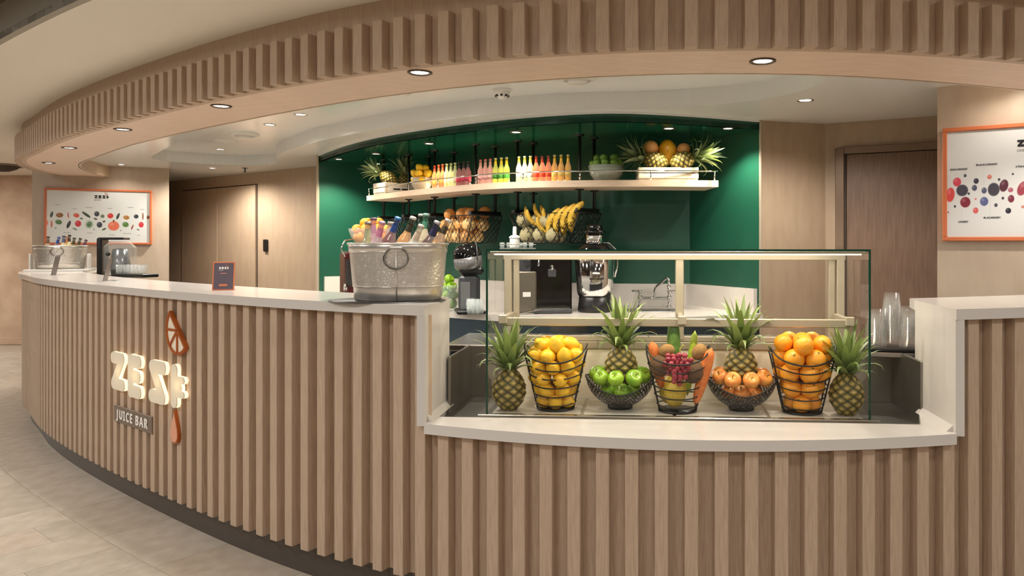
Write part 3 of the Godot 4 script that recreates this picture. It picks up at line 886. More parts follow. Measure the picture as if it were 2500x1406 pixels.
func pineapple(label: String, group: String, xf: Transform3D, leaf_tone := 0) -> Node3D:
	var key := "pine_%d" % leaf_tone
	var o: Node3D
	if shapes.has(key): o = copy(shapes[key], label, group)
	else:
		o = thing("pineapple", label, "pineapple", Vector3.ZERO, 0, group)
		var m := mat("pine_skin", Color.WHITE, 0.5)
		m.vertex_color_use_as_albedo = true
		part(o, "body", pineapple_body(), m)
		var lm := [mat("pine_leaf_0", c8(94, 114, 58), 0.45), mat("pine_leaf_1", c8(126, 142, 82), 0.45)]
		if leaf_tone == 1: lm = [mat("pine_leaf_2", c8(92, 110, 76), 0.45), mat("pine_leaf_3", c8(134, 146, 108), 0.45)]
		for x in lm:
			x.backlight_enabled = true
			x.backlight = Color(0.35, 0.4, 0.2)
		if not shapes.has("leaf0"):
			for k in 3: shapes["leaf%d" % k] = leaf_mesh([0.35, 0.8, 1.3][k])
		for k in 40:
			var t := k / 39.0
			var a := k * 2.39996
			var out := Vector3(cos(a), 0, sin(a))
			var lean := lerpf(1.02, 0.10, pow(t, 0.8))
			var y := 0.162 + t * 0.04
			var ln := lerpf(0.07, 0.20, sin(PI * (0.12 + 0.62 * t))) * rng.randf_range(0.88, 1.1)
			var up := (Vector3.UP * cos(lean) + out * sin(lean)).normalized()
			var zz := (out * cos(lean) - Vector3.UP * sin(lean)).normalized()
			var xx := up.cross(zz)
			part(o, "leaf", shapes["leaf%d" % (2 if t < 0.35 else (1 if t < 0.75 else 0))], lm[k % 2], Transform3D(Basis(xx * ln * 1.3, up * ln, zz * ln), out * lerpf(0.020, 0.004, t) + Vector3(0, y, 0)))
		shapes[key] = o
	o.transform = xf
	return o

# ------------------------------------------------------------------ showcase
const VO := Vector2(-0.421, 2.962)
const VA := -0.0675
const VW := 1.469
const VD := 0.36
const H_DECK := 0.692
func vin(px: float, d: float, y := H_DECK) -> Vector3:    # point on the showcase deck under image column px at depth d behind the front pane
	var u := Vector2(cos(VA), sin(VA))
	var w := Vector2(-sin(VA), cos(VA))
	var base := VO + w * d
	var k := (px - PX) / F
	var t := (k * base.y - base.x) / (u.x - k * u.y)
	return v3(base + u * t, y)

func sheet(c: Vector3, u: Vector3, v: Vector3) -> Mesh:      # one pane of glass
	var b := Bld.new()
	b.quad(c - u - v, c + u - v, c + u + v, c - u + v)
	return b.done()
func showcase():
	var o := thing("fruit_showcase", "glass fruit showcase with aluminium frame and light strip on the low ledge", "showcase", v3(VO, 0), VA)
	var al: Material = mats["alu"]
	var g: Material = mats["pane"]
	part(o, "front_rail", Bld.new().box(Vector3(VW / 2, 0.687, 0.012), Vector3(VW + 0.06, 0.03, 0.03), 0.003).done(), mats["steel"])
	part(o, "deck", Bld.new().box(Vector3(VW / 2, 0.676, -VD / 2), Vector3(VW - 0.01, 0.03, VD - 0.02), 0.002).done(), mat("deck_steel", c8(186, 182, 172), 0.22, 0.75))
	for k in 4:
		part(o, "deck_mat", Bld.new().box(Vector3(0.19 + k * 0.363, 0.6925, -VD / 2), Vector3(0.35, 0.003, 0.31), 0.001).done(), mat("mat", c8(206, 200, 186), 0.35, 0.3))
	part(o, "back_board", Bld.new().box(Vector3(VW / 2, 0.8, -VD + 0.004), Vector3(VW - 0.02, 0.218, 0.008)).done(), mat("back_board", c8(226, 216, 196), 0.35))
	part(o, "sill_rail", Bld.new().box(Vector3(VW / 2, 0.925, -VD), Vector3(VW - 0.02, 0.03, 0.03), 0.002).box(Vector3(VW / 2, 0.953, -VD - 0.006), Vector3(VW - 0.02, 0.022, 0.02), 0.002).done(), al)
	part(o, "top_rail", Bld.new().box(Vector3(VW / 2, 1.308, -VD), Vector3(VW - 0.005, 0.028, 0.03), 0.002).done(), al)
	for x in [0.022, VW - 0.022]:
		part(o, "post", Bld.new().box(Vector3(x, 1.01, -VD), Vector3(0.032, 0.635, 0.032), 0.003).done(), al)
	for x in [0.056, VW - 0.056]:
		part(o, "door_stile", Bld.new().box(Vector3(x, 1.13, -VD - 0.008), Vector3(0.026, 0.36, 0.018), 0.002).done(), al)
	part(o, "mullion", Bld.new().box(Vector3(0.768, 1.13, -VD - 0.004), Vector3(0.036, 0.36, 0.026), 0.003).done(), al)
	for x in [0.41, 1.10]:
		part(o, "sliding_pane", sheet(Vector3(x, 1.13, -VD - 0.008), Vector3(0.34, 0, 0), Vector3(0, 0.172, 0)), g)
	part(o, "front_pane", sheet(Vector3(VW / 2, 1.018, 0.003), Vector3(VW / 2, 0, 0), Vector3(0, 0.316, 0)), g)
	for x in [0.003, VW - 0.003]:
		part(o, "side_pane", sheet(Vector3(x, 1.018, -VD / 2), Vector3(0, 0, -VD / 2), Vector3(0, 0.316, 0)), g)
		part(o, "pane_edge", Bld.new().box(Vector3(x, 1.018, 0.0), Vector3(0.007, 0.632, 0.007)).done(), mats["glass_edge"])
	part(o, "top_pane", sheet(Vector3(VW / 2, 1.338, -VD / 2), Vector3(VW / 2, 0, 0), Vector3(0, 0, -VD / 2)), g)
	part(o, "pane_edge", Bld.new().box(Vector3(VW / 2, 1.338, 0.0), Vector3(VW, 0.008, 0.008)).done(), mats["glass_edge"])
	# guard bar across the inside
	part(o, "guard_bar", Bld.new().box(Vector3(VW / 2 - 0.0, 1.045, -0.15), Vector3(VW - 0.07, 0.034, 0.014), 0.003).done(), mat("bar_alu", c8(168, 158, 138), 0.4, 0.5))
	for x in [0.04, 0.768, VW - 0.04]:
		part(o, "bar_bracket", Bld.new().box(Vector3(x, 1.055, -VD / 2 - 0.07), Vector3(0.022, 0.024, 0.21), 0.003).box(Vector3(x, 1.055, -0.14), Vector3(0.034, 0.036, 0.02), 0.003).done(), al)
	# light strip
	part(o, "light_housing", Bld.new().box(Vector3(VW / 2, 1.329, -0.035), Vector3(VW - 0.02, 0.010, 0.024), 0.002).done(), al)
	part(o, "light_strip", Bld.new().box(Vector3(VW / 2, 1.3225, -0.033), Vector3(VW - 0.05, 0.006, 0.014), 0.002).done(), glow("strip_glow", Color(1.0, 0.95, 0.82), 3.0))
	area(o, Vector3(VW / 2, 1.317, -0.035), Vector2(VW - 0.06, 0.012), 0.34, Color(1.0, 0.95, 0.82), Vector3(0, -1, -0.28).normalized(), Vector3(0, 0, -1))
	# steel well round it
	var s := thing("steel_well", "brushed steel well with upstands round the showcase", "steel well", v3(VO, 0), VA)
	var br := mat("brushed", c8(150, 146, 138), 0.3, 0.9)
	part(s, "well_floor", Bld.new().box(Vector3(VW / 2 + 0.02, 0.665, -0.135), Vector3(VW + 0.46, 0.03, 0.56)).done(), br)
	part(s, "upstand", Bld.new().box(Vector3(VW / 2 + 0.02, 0.79, -0.425), Vector3(VW + 0.42, 0.24, 0.012), 0.003).done(), br)
	part(s, "upstand", Bld.new().box(Vector3(-0.165, 0.79, -0.25), Vector3(0.012, 0.24, 0.36), 0.003).done(), br)
	part(s, "upstand", Bld.new().box(Vector3(VW + 0.215, 0.79, -0.25), Vector3(0.012, 0.24, 0.36), 0.003).done(), br)
	var sc := thing("service_counter", "grey steel service counter behind the showcase", "counter", v3(VO, 0), VA)
	part(sc, "worktop", Bld.new().box(Vector3(VW / 2 - 0.07, 0.895, -0.66), Vector3(VW + 0.42, 0.03, 0.45), 0.004).done(), mats["steel"])
	part(sc, "body", Bld.new().box(Vector3(VW / 2 - 0.07, 0.44, -0.66), Vector3(VW + 0.38, 0.87, 0.41)).done(), mats["dark_grey"])
	# contents
	pineapple("upright pineapple at the left end inside the glass showcase", "pineapples in the showcase", xf_at(vin(1243, 0.105), 0.4, 1.0))
	pineapple("upright pineapple at the right end inside the glass showcase", "pineapples in the showcase", xf_at(vin(2066, 0.105), 2.1, 0.98))
	var bl := wire_basket(vin(1357, 0.14), "black wire basket of lemons in the showcase")
	ring_fill("lemon", "lemon", "yellow lemon in the black wire basket in the showcase", "lemons in the showcase basket", bl, [[0.036, 0.045, 5, 0.3], [0.083, 0.062, 6, 0.0], [0.13, 0.075, 7, 0.4], [0.13, 0.02, 1, 0.0], [0.177, 0.080, 8, 0.1], [0.18, 0.03, 2, 0.6], [0.224, 0.085, 8, 0.35], [0.228, 0.035, 3, 0.0], [0.262, 0.06, 5, 0.2], [0.268, 0.0, 1, 0.0]], 0.9)
	var bo := wire_basket(vin(1958, 0.14), "black wire basket of oranges in the showcase")
	ring_fill("orange", "orange", "orange in the black wire basket at the right of the showcase", "oranges in the showcase basket", bo, [[0.043, 0.04, 4, 0.3], [0.103, 0.055, 5, 0.0], [0.163, 0.075, 6, 0.4], [0.17, 0.0, 1, 0.0], [0.222, 0.082, 6, 0.1], [0.226, 0.0, 1, 0.6], [0.277, 0.078, 5, 0.5], [0.283, 0.0, 1, 0.0]], 0.6)
	var c1 := mesh_bowl(vin(1514, 0.17), "black mesh bowl of green apples in the showcase")
	ring_fill("green_apple", "green_apple", "green apple in the black mesh bowl in the showcase", "green apples in the mesh bowl", c1, [[0.078, 0.05, 5, 0.2], [0.135, 0.093, 8, 0.2]], 0.3, Vector3(0, 0.75, 0.65))
	pineapple("pineapple standing among the green apples in the mesh bowl", "pineapples in the showcase", xf_at(c1 + Vector3(0.004, 0.085, -0.012), 1.0, 1.0))
	var c2 := mesh_bowl(vin(1810, 0.17), "black mesh bowl of red-yellow apples in the showcase")
	ring_fill("red_apple", "red_yellow_apple", "red-yellow apple in the black mesh bowl in the showcase", "red-yellow apples in the mesh bowl", c2, [[0.078, 0.05, 5, 0.5], [0.135, 0.093, 8, 0.55]], 0.3, Vector3(0, 0.75, 0.65))
	pineapple("pineapple standing among the red-yellow apples in the mesh bowl", "pineapples in the showcase", xf_at(c2 + Vector3(0.0, 0.085, -0.012), 2.6, 1.0))
	mixed(wire_basket(vin(1654, 0.13), "black wire basket of mixed fruit and vegetables in the showcase"))

func wire_basket(c: Vector3, label: String) -> Vector3:
	var o := thing("wire_basket", label, "basket", c, VA, "wire baskets in the showcase")
	var m: Material = mats["black_metal"]
	if not shapes.has("wb"):
		shapes["wb"] = true
		for k in 6:
			var t := k / 5.0
			var y := 0.028 + t * 0.19
			var r := lerpf(0.082, 0.128, t)
			var pts := []
			for a in 40:
				var an := TAU * a / 40
				pts.append(Vector3(cos(an) * r, y + cos(2 * an) * (0.004 + 0.012 * t * t) + (0.03 * pow(absf(cos(an)), 10.0) if k == 5 else 0.0), sin(an) * r * 0.94))
			shapes["wb_ring%d" % k] = Bld.new().smooth(true).tube(pts, 0.0026 if k < 5 else 0.0034, 6, true).done()
		for k in 4:
			var an: float = [0.26, -0.26, PI - 0.26, PI + 0.26][k]
			var pts := []
			for t in 5:
				var q := t / 4.0
				var r := lerpf(0.074, 0.129, q)
				pts.append(Vector3(cos(an) * r, 0.004 + q * 0.235, sin(an) * r * 0.94))
			shapes["wb_up%d" % k] = Bld.new().smooth(true).tube(pts, 0.0034, 6).done()
		shapes["wb_base"] = Bld.new().smooth(true).lathe([Vector2(0.0, 0.003), Vector2(0.074, 0.003), Vector2(0.078, 0.006), Vector2(0.076, 0.010), Vector2(0.0, 0.009)], 28).done()
	part(o, "base_plate", shapes["wb_base"], m)
	for k in 6: part(o, "ring_wire", shapes["wb_ring%d" % k], m)
	for k in 4: part(o, "upright_wire", shapes["wb_up%d" % k], m)
	return c
func mesh_bowl(c: Vector3, label: String) -> Vector3:
	var o := thing("mesh_bowl", label, "bowl", c, VA, "black mesh bowls in the showcase")
	var m: Material = mats["black_metal"]
	if not shapes.has("mb_shell"):
		var pos := func(u: float, v: float, r: float) -> Vector3:     # v 0 bottom .. 1 rim
			var an := TAU * u
			var top := 0.098 + 0.03 * cos(2 * an)
			var lat := v * acos(clampf(1.0 - top / 0.142, -1.0, 1.0))
			return Vector3(cos(an) * sin(lat) * r, 0.006 + 0.142 * (1.0 - cos(lat)) * (r / 0.142), sin(an) * sin(lat) * r)
		var b := Bld.new()
		var NU := 56
		var NV := 15
		for dirn: float in [-1.0, 1.0]:
			for k in NU:
				for j in NV:
					var v0 := 0.25 + 0.75 * j / NV
					var v1 := 0.25 + 0.75 * (j + 1) / NV
					var u0 := (k + dirn * j * 0.5) / NU
					var u1 := (k + dirn * (j + 1) * 0.5) / NU
					var w := 0.21 / NU
					var rr := 0.1425 if dirn > 0 else 0.141
					b.quad(pos.call(u0 - w, v0, rr), pos.call(u0 + w, v0, rr), pos.call(u1 + w, v1, rr), pos.call(u1 - w, v1, rr))
		shapes["mb_shell"] = b.done()
		var rim := []
		for k in 48: rim.append(pos.call(k / 48.0, 1.0, 0.142))
		shapes["mb_rim"] = Bld.new().smooth(true).tube(rim, 0.003, 6, true).done()
		var prof := []
		for k in 6: prof.append(Vector2(sin(k * 0.062) * 0.1415, 0.006 + 0.1415 * (1 - cos(k * 0.062))))
		shapes["mb_foot"] = Bld.new().smooth(true).lathe([Vector2(0.0, 0.002), Vector2(0.05, 0.002), Vector2(0.052, 0.012)], 28).lathe(prof, 28).done()
	part(o, "mesh_shell", shapes["mb_shell"], m)
	part(o, "rim", shapes["mb_rim"], m)
	part(o, "foot", shapes["mb_foot"], m)
	return c
func mixed(c: Vector3):
	var g := "mixed fruit in the showcase basket"
	fruit("mango", "mango", "yellow-green mango low in the mixed wire basket", g, c + Vector3(-0.012, 0.085, 0.035), Vector3(0.1, 1, 0.1), 0.95)
	fruit("mango", "mango", "mango lying behind in the mixed wire basket", g, c + Vector3(-0.03, 0.08, -0.04), Vector3(0.2, 1, -0.2), 0.85)
	fruit("coconut", "coconut", "brown coconut at the right of the mixed wire basket", g, c + Vector3(0.055, 0.165, 0.04), Vector3(0.2, 1, 0), 0.95)
	fruit("coconut", "coconut", "brown coconut at the left of the mixed wire basket", g, c + Vector3(-0.07, 0.185, 0.02), Vector3(0.1, 1, 0), 0.9)
	fruit("kiwi", "kiwi", "brown kiwi on top at the left of the mixed basket", g, c + Vector3(-0.045, 0.245, 0.02), Vector3(1, 0.3, 0.2))
	fruit("kiwi", "kiwi", "brown kiwi on top at the right of the mixed basket", g, c + Vector3(0.085, 0.24, 0.02), Vector3(0.6, 0.9, 0.2), 1.1)
	var n := 0
	for L in [[0.232, 4], [0.218, 5], [0.203, 5], [0.187, 4], [0.172, 4], [0.157, 3], [0.142, 2], [0.128, 1]]:
		for k in L[1]:
			fruit("grape", "grape", "dark red grape of the bunch hanging over the mixed basket", "grapes of the bunch", c + Vector3((k - (L[1] - 1) / 2.0) * 0.0215 - 0.014 + (0.012 if n % 2 else 0.0), L[0] + rng.randf_range(-0.004, 0.004), 0.098 + rng.randf_range(-0.012, 0.012) - maxf(0, L[0] - 0.2) * 0.5), jig(1.0) + Vector3.UP)
		n += 1
	var stem := thing("grape_stalk", "pale curled grape stalk on top of the mixed basket", "stalk", c)
	part(stem, "stalk", Bld.new().smooth(true).tube([Vector3(0.0, 0.15, 0.085), Vector3(0.0, 0.235, 0.075), Vector3(0.004, 0.262, 0.07), Vector3(0.014, 0.275, 0.07), Vector3(0.02, 0.268, 0.072)], 0.003, 6).done(), mat("stalk", c8(170, 160, 80), 0.6))
	var cyl := func(called: String, label: String, r: float, ln: float, m: Material, at: Vector3, dir: Vector3):
		var o := thing(called, label, called.replace("_", " "), Vector3.ZERO, 0, g)
		var prof := []
		for k in 13:
			var t := k / 12.0
			prof.append(Vector2(r * pow(sin(PI * clampf(0.02 + 0.96 * t, 0, 1)), 0.32) * (0.8 + 0.25 * t), t * ln))
		prof[0].x = 0.0
		prof[-1].x = 0.0
		part(o, "skin", Bld.new().smooth(true).lathe(prof, 16).done(), m)
		o.transform = aim(at, dir)
	var carrot := fruit_mat("carrot_skin", c8(206, 104, 44), c8(230, 140, 74), 0.5, 0.05, 7, 0.1)
	cyl.call("carrot", "thick orange carrot leaning out at the right of the mixed basket", 0.026, 0.24, carrot, c + Vector3(0.065, 0.03, 0.035), Vector3(0.28, 1, 0.05))
	cyl.call("carrot", "short orange carrot sticking up at the left of the mixed basket", 0.025, 0.2, carrot, c + Vector3(-0.06, 0.085, -0.02), Vector3(-0.22, 1, 0.05))
	cyl.call("cucumber", "large dark green cucumber standing at the back of the mixed basket", 0.03, 0.33, fruit_mat("cuke_skin", c8(58, 96, 36), c8(126, 160, 84), 0.35, 0.02, 7), c + Vector3(-0.005, 0.04, -0.05), Vector3(-0.02, 1, 0))
	cyl.call("courgette", "bright green courgette standing behind the kiwi in the mixed basket", 0.018, 0.27, fruit_mat("courg_skin", c8(150, 178, 40), c8(196, 214, 80), 0.35, 0.02, 7), c + Vector3(0.045, 0.05, -0.05), Vector3(0.12, 1, 0))

# ------------------------------------------------------------------ bottles
func juice(col: Color) -> StandardMaterial3D:
	var m := mat("juice_" + col.to_html(), col, 0.06)
	m.backlight_enabled = true
	m.backlight = Color(0.9, 0.9, 0.9)
	m.clearcoat_enabled = true
	m.clearcoat = 0.6
	m.clearcoat_roughness = 0.03
	return m
func bottle(called: String, label: String, group: String, xf: Transform3D, h: float, body: Color, neck: Color, cap: Color, lab: Color) -> Node3D:
	if not shapes.has("bt_body"):
		shapes["bt_body"] = Bld.new().smooth(true).lathe([Vector2(0, 0.006), Vector2(0.10, 0.0), Vector2(0.117, 0.012), Vector2(0.12, 0.03), Vector2(0.12, 0.5), Vector2(0.114, 0.56), Vector2(0.094, 0.62), Vector2(0.07, 0.68), Vector2(0.056, 0.74)], 16).done()
		shapes["bt_neck"] = Bld.new().smooth(true).lathe([Vector2(0.056, 0.74), Vector2(0.049, 0.80), Vector2(0.046, 0.90), Vector2(0.046, 0.925), Vector2(0.053, 0.93), Vector2(0.053, 0.95), Vector2(0.047, 0.955)], 14).done()
		shapes["bt_cap"] = Bld.new().smooth(true).lathe([Vector2(0.047, 0.953), Vector2(0.059, 0.956), Vector2(0.057, 0.985), Vector2(0.045, 1.0), Vector2(0.0, 1.0)], 14).done()
		shapes["bt_label"] = Bld.new().smooth(true).lathe([Vector2(0.1215, 0.18), Vector2(0.1225, 0.185), Vector2(0.1225, 0.40), Vector2(0.1215, 0.405)], 18).done()
		shapes["bt_collar"] = Bld.new().smooth(true).lathe([Vector2(0.0585, 0.735), Vector2(0.0515, 0.80), Vector2(0.0495, 0.86)], 14).done()
	var o := thing(called, label, "bottle", Vector3.ZERO, 0, group)
	var s := Transform3D(Basis.from_scale(Vector3.ONE * h), Vector3.ZERO)
	part(o, "juice", shapes["bt_body"], juice(body), s)
	var nm := glass("neck_" + neck.to_html(), Color(neck.r, neck.g, neck.b, 0.45))
	part(o, "neck", shapes["bt_neck"], nm, s)
	part(o, "cap", shapes["bt_cap"], mat("cap_" + cap.to_html(), cap, 0.3, 0.4), s)
	part(o, "label_band", shapes["bt_label"], mat("lab_" + lab.to_html(), lab, 0.5), s)
	part(o, "collar", shapes["bt_collar"], mat("lab_" + neck.to_html(), neck, 0.4), s)
	o.transform = xf
	return o

# ------------------------------------------------------------------ hung shelf
const H_SHELF := 1.766
func ray_on(line: PackedVector2Array, px: float) -> Vector2:
	var k := (px - PX) / F
	for i in line.size() - 1:
		var a := line[i]; var b := line[i + 1]
		var fa := a.x - k * a.y
		var fb := b.x - k * b.y
		if fa * fb <= 0.0: return a.lerp(b, fa / (fa - fb))
	return line[0] if absf(line[0].x - k * line[0].y) < absf(line[-1].x - k * line[-1].y) else line[-1]
func hung_shelf():
	SF = spline([P2(895, 6.31), P2(950, 5.96), P2(1010, 5.62), P2(1163, 5.07), P2(1290, 4.87), P2(1413, 4.79), P2(1590, 4.76), P2(1754, 4.80)], 6)
	var o := thing("hung_shelf", "long curved pale oak shelf with chrome gallery rail hung in the green niche", "shelf")
	var bk := shift_line(SF, 0.34)
	part(o, "board", Bld.new().strip(SF, bk, H_SHELF - 0.041, H_SHELF).done(), mats["oak_shelf"])
	var pts := []
	for p in shift_line(SF, 0.018): pts.append(v3(p, H_SHELF + 0.06))
	part(o, "gallery_rail", Bld.new().smooth(true).tube(pts, 0.0045, 8).done(), mats["chrome"])
	for px in [901, 940, 998, 1069, 1162, 1277, 1416, 1589, 1745]:
		var p := ray_on(shift_line(SF, 0.018), px)
		part(o, "rail_post", Bld.new().smooth(true).tube([v3(p, H_SHELF - 0.003), v3(p, H_SHELF + 0.06)], 0.005, 8).done(), mats["chrome"])
	# light strip behind the bottles
	for seg in [[1055, 1148], [1168, 1242], [1262, 1395]]:
		var a := ray_on(shift_line(SF, 0.17), seg[0]); var b := ray_on(shift_line(SF, 0.17), seg[1])
		var t := (b - a).normalized()
		part(o, "light_strip", Bld.new().box(v3((a + b) / 2, H_SHELF + 0.004), Vector3(a.distance_to(b), 0.008, 0.012), 0.001, Basis(Vector3.UP, atan2(t.y, t.x))).done(), glow("shelf_glow", Color(1, 0.9, 0.7), 2.5))
		var toward := Vector2(t.y, -t.x)
		area(o, v3((a + b) / 2 + toward * 0.008, H_SHELF + 0.012), Vector2(a.distance_to(b), 0.012), 0.05, Color(1, 0.92, 0.76), Vector3(toward.x, 0.9, -toward.y).normalized(), Vector3.UP)
	# three hanging frames with wire baskets
	var fr := [[[937, 391], [998, 378], "left"], [[1061, 367], [1161, 352], "middle"], [[1264, 343], [1415, 329], "right"]]
	for k in 3:
		var a := on_height(fr[k][0][0], fr[k][0][1], H_GREEN)
		var b := on_height(fr[k][1][0], fr[k][1][1], H_GREEN)
		var t := (b - a).normalized()
		var w := a.distance_to(b)
		var f := thing("hanging_basket", ["black wire basket hung on poles, half hidden behind the tub of bottles", "black wire basket of grapefruit hung on poles below the shelf", "black wire basket of bananas and melons hung on poles below the shelf"][k], "basket", v3((a + b) / 2, 0), atan2(t.y, t.x), "wire baskets hung under the shelf")
		hang(f, w)
		var at := f.transform
		if k == 1: fruit_in_hanging(at, w, "citrus")
		if k == 2: fruit_in_hanging(at, w, "banana")
	shelf_goods()

func hang(f: Node3D, w: float):
	var m: Material = mats["black_metal"]
	var d := 0.18
	var y1 := 1.60
	for sx in [-1.0, 1.0]:
		for z in [0.0, -d]:
			var x: float = sx * w / 2
			part(f, "pole", Bld.new().smooth(true).tube([Vector3(x, y1, z), Vector3(x, H_GREEN, z)], 0.0105, 8).done(), m)
			part(f, "flange", Bld.new().smooth(true).lathe([Vector2(0.0, -0.008), Vector2(0.03, -0.008), Vector2(0.03, 0.0)], 16, xf_at(Vector3(x, H_GREEN, z))).done(), m)
			part(f, "flange", Bld.new().smooth(true).lathe([Vector2(0.0, -0.008), Vector2(0.03, -0.008), Vector2(0.03, 0.0)], 16, xf_at(Vector3(x, H_SHELF - 0.041, z))).done(), m)
		part(f, "side_rail", Bld.new().box(Vector3(sx * w / 2, y1 - 0.012, -d / 2), Vector3(0.03, 0.026, d + 0.09), 0.003).done(), m)
		part(f, "rail_cap", Bld.new().box(Vector3(sx * w / 2, y1 - 0.012, 0.05), Vector3(0.028, 0.024, 0.008), 0.002).done(), mats["dark_grey"])
	# basket of diamond wire: top w - 0.05, tapering down
	var H := 0.20
	var top := y1 - 0.03
	var wt := w / 2 + 0.03
	var wb := w / 2 - 0.05
	var zf := 0.05
	var zb := -d - 0.04
	var frame := Bld.new().smooth(true)
	var dip := [Vector2(-wt, H), Vector2(-wt * 0.62, H), Vector2(-wt * 0.5, H * 0.62), Vector2(-wt * 0.02, H * 0.62), Vector2(wt * 0.1, H), Vector2(wt, H)]
	var fpos := func(p: Vector2, z: float) -> Vector3:
		return Vector3(p.x, top - H + p.y, z * (0.82 + 0.18 * p.y / H) if z > 0 else z)
	var pl := []
	for p in dip: pl.append(fpos.call(p, zf))
	frame.tube(pl, 0.004, 6)
	frame.tube([fpos.call(Vector2(-wb, 0), zf), fpos.call(Vector2(wb, 0), zf), fpos.call(Vector2(wb, 0), zb), fpos.call(Vector2(-wb, 0), zb)], 0.004, 6, true)
	frame.tube([fpos.call(Vector2(-wt, H), zf), fpos.call(Vector2(-wt, H), zb), fpos.call(Vector2(wt, H), zb), fpos.call(Vector2(wt, H), zf)], 0.004, 6)
	for sx in [-1.0, 1.0]:
		for z in [zf, zb]: frame.tube([fpos.call(Vector2(sx * wb, 0), z), fpos.call(Vector2(sx * wt, H), z)], 0.004, 6)
	frame.tube([fpos.call(Vector2(wt * 0.42, 0), zf), fpos.call(Vector2(wt * 0.42, H), zf)], 0.003, 6)
	part(f, "basket_frame", frame.done(), m)
	var net := Bld.new()
	var fpoly := PackedVector2Array([Vector2(-wb, 0), Vector2(wb, 0), Vector2(wt, H), Vector2(wt * 0.1, H), Vector2(-wt * 0.02, H * 0.62), Vector2(-wt * 0.5, H * 0.62), Vector2(-wt * 0.62, H), Vector2(-wt, H)])
	var bpoly := PackedVector2Array([Vector2(-wb, 0), Vector2(wb, 0), Vector2(wt, H), Vector2(-wt, H)])
	for z in [zf, zb]:
		for s in [-1.0, 1.0]:
			var x := -1.2
			while x < 1.2:
				var ln := PackedVector2Array([Vector2(x, 0), Vector2(x + s * H * 0.72, H)])
				for c in Geometry2D.intersect_polyline_with_polygon(ln, fpoly if z > 0 else bpoly):
					net.tube([fpos.call(c[0], z), fpos.call(c[-1], z)], 0.0024, 4)
				x += 0.042
	for sx in [-1.0, 1.0]:
		for k in range(-5, 8):
			for s in [-1.0, 1.0]:
				var z0 := zb + k * 0.042
				var seg := Geometry2D.intersect_polyline_with_polygon(PackedVector2Array([Vector2(z0, 0), Vector2(z0 + s * H * 0.72, H)]), PackedVector2Array([Vector2(zb, 0), Vector2(zf * 0.85, 0), Vector2(zf, H), Vector2(zb, H)]))
				for c in seg:
					net.tube([Vector3(sx * lerpf(wb, wt, c[0].y / H), top - H + c[0].y, c[0].x), Vector3(sx * lerpf(wb, wt, c[-1].y / H), top - H + c[-1].y, c[-1].x)], 0.0024, 4)
	part(f, "wire_net", net.done(), m)
	for k in 7:
		part(f, "floor_wire", Bld.new().tube([Vector3(-wb, top - H, lerpf(zb, zf * 0.82, k / 6.0)), Vector3(wb, top - H, lerpf(zb, zf * 0.82, k / 6.0))], 0.002, 4).done(), m)

func banana(at: Transform3D, p: Vector3, dir: Vector3, side: Vector3, ln: float, label: String):
	var o := thing("banana", label, "banana", Vector3.ZERO, 0, "bananas in the hung basket")
	if not shapes.has("banana"):
		var pts := []
		var b := Bld.new().smooth(true)
		for k in 9:
			var t := k / 8.0
			pts.append(Vector3(sin(t * PI) * 0.16 - 0.0, t, 0))
		var rings := []
		for k in 9:
			var t := k / 8.0
			rings.append(0.125 * pow(sin(PI * (0.06 + 0.88 * t)), 0.6) if k > 0 and k < 8 else 0.035)
		for k in 8: b.tube([pts[k], pts[k + 1]], rings[k], 7, false, rings[k + 1])
		shapes["banana"] = b.done()
		shapes["banana_tip"] = Bld.new().tube([Vector3(0, 0.985, 0), Vector3(0, 1.03, 0)], 0.034, 6).done()
	var y := dir.normalized()
	var z := side.cross(y).normalized()
	var x := y.cross(z)
	part(o, "peel", shapes["banana"], fruit_mat("banana_peel", c8(206, 160, 46), c8(236, 200, 84), 0.45, 0.02, 2))
	part(o, "tip", shapes["banana_tip"], mat("banana_tip", c8(76, 60, 34), 0.8))
	o.transform = at * Transform3D(Basis(x * ln, y * ln, z * ln), p)

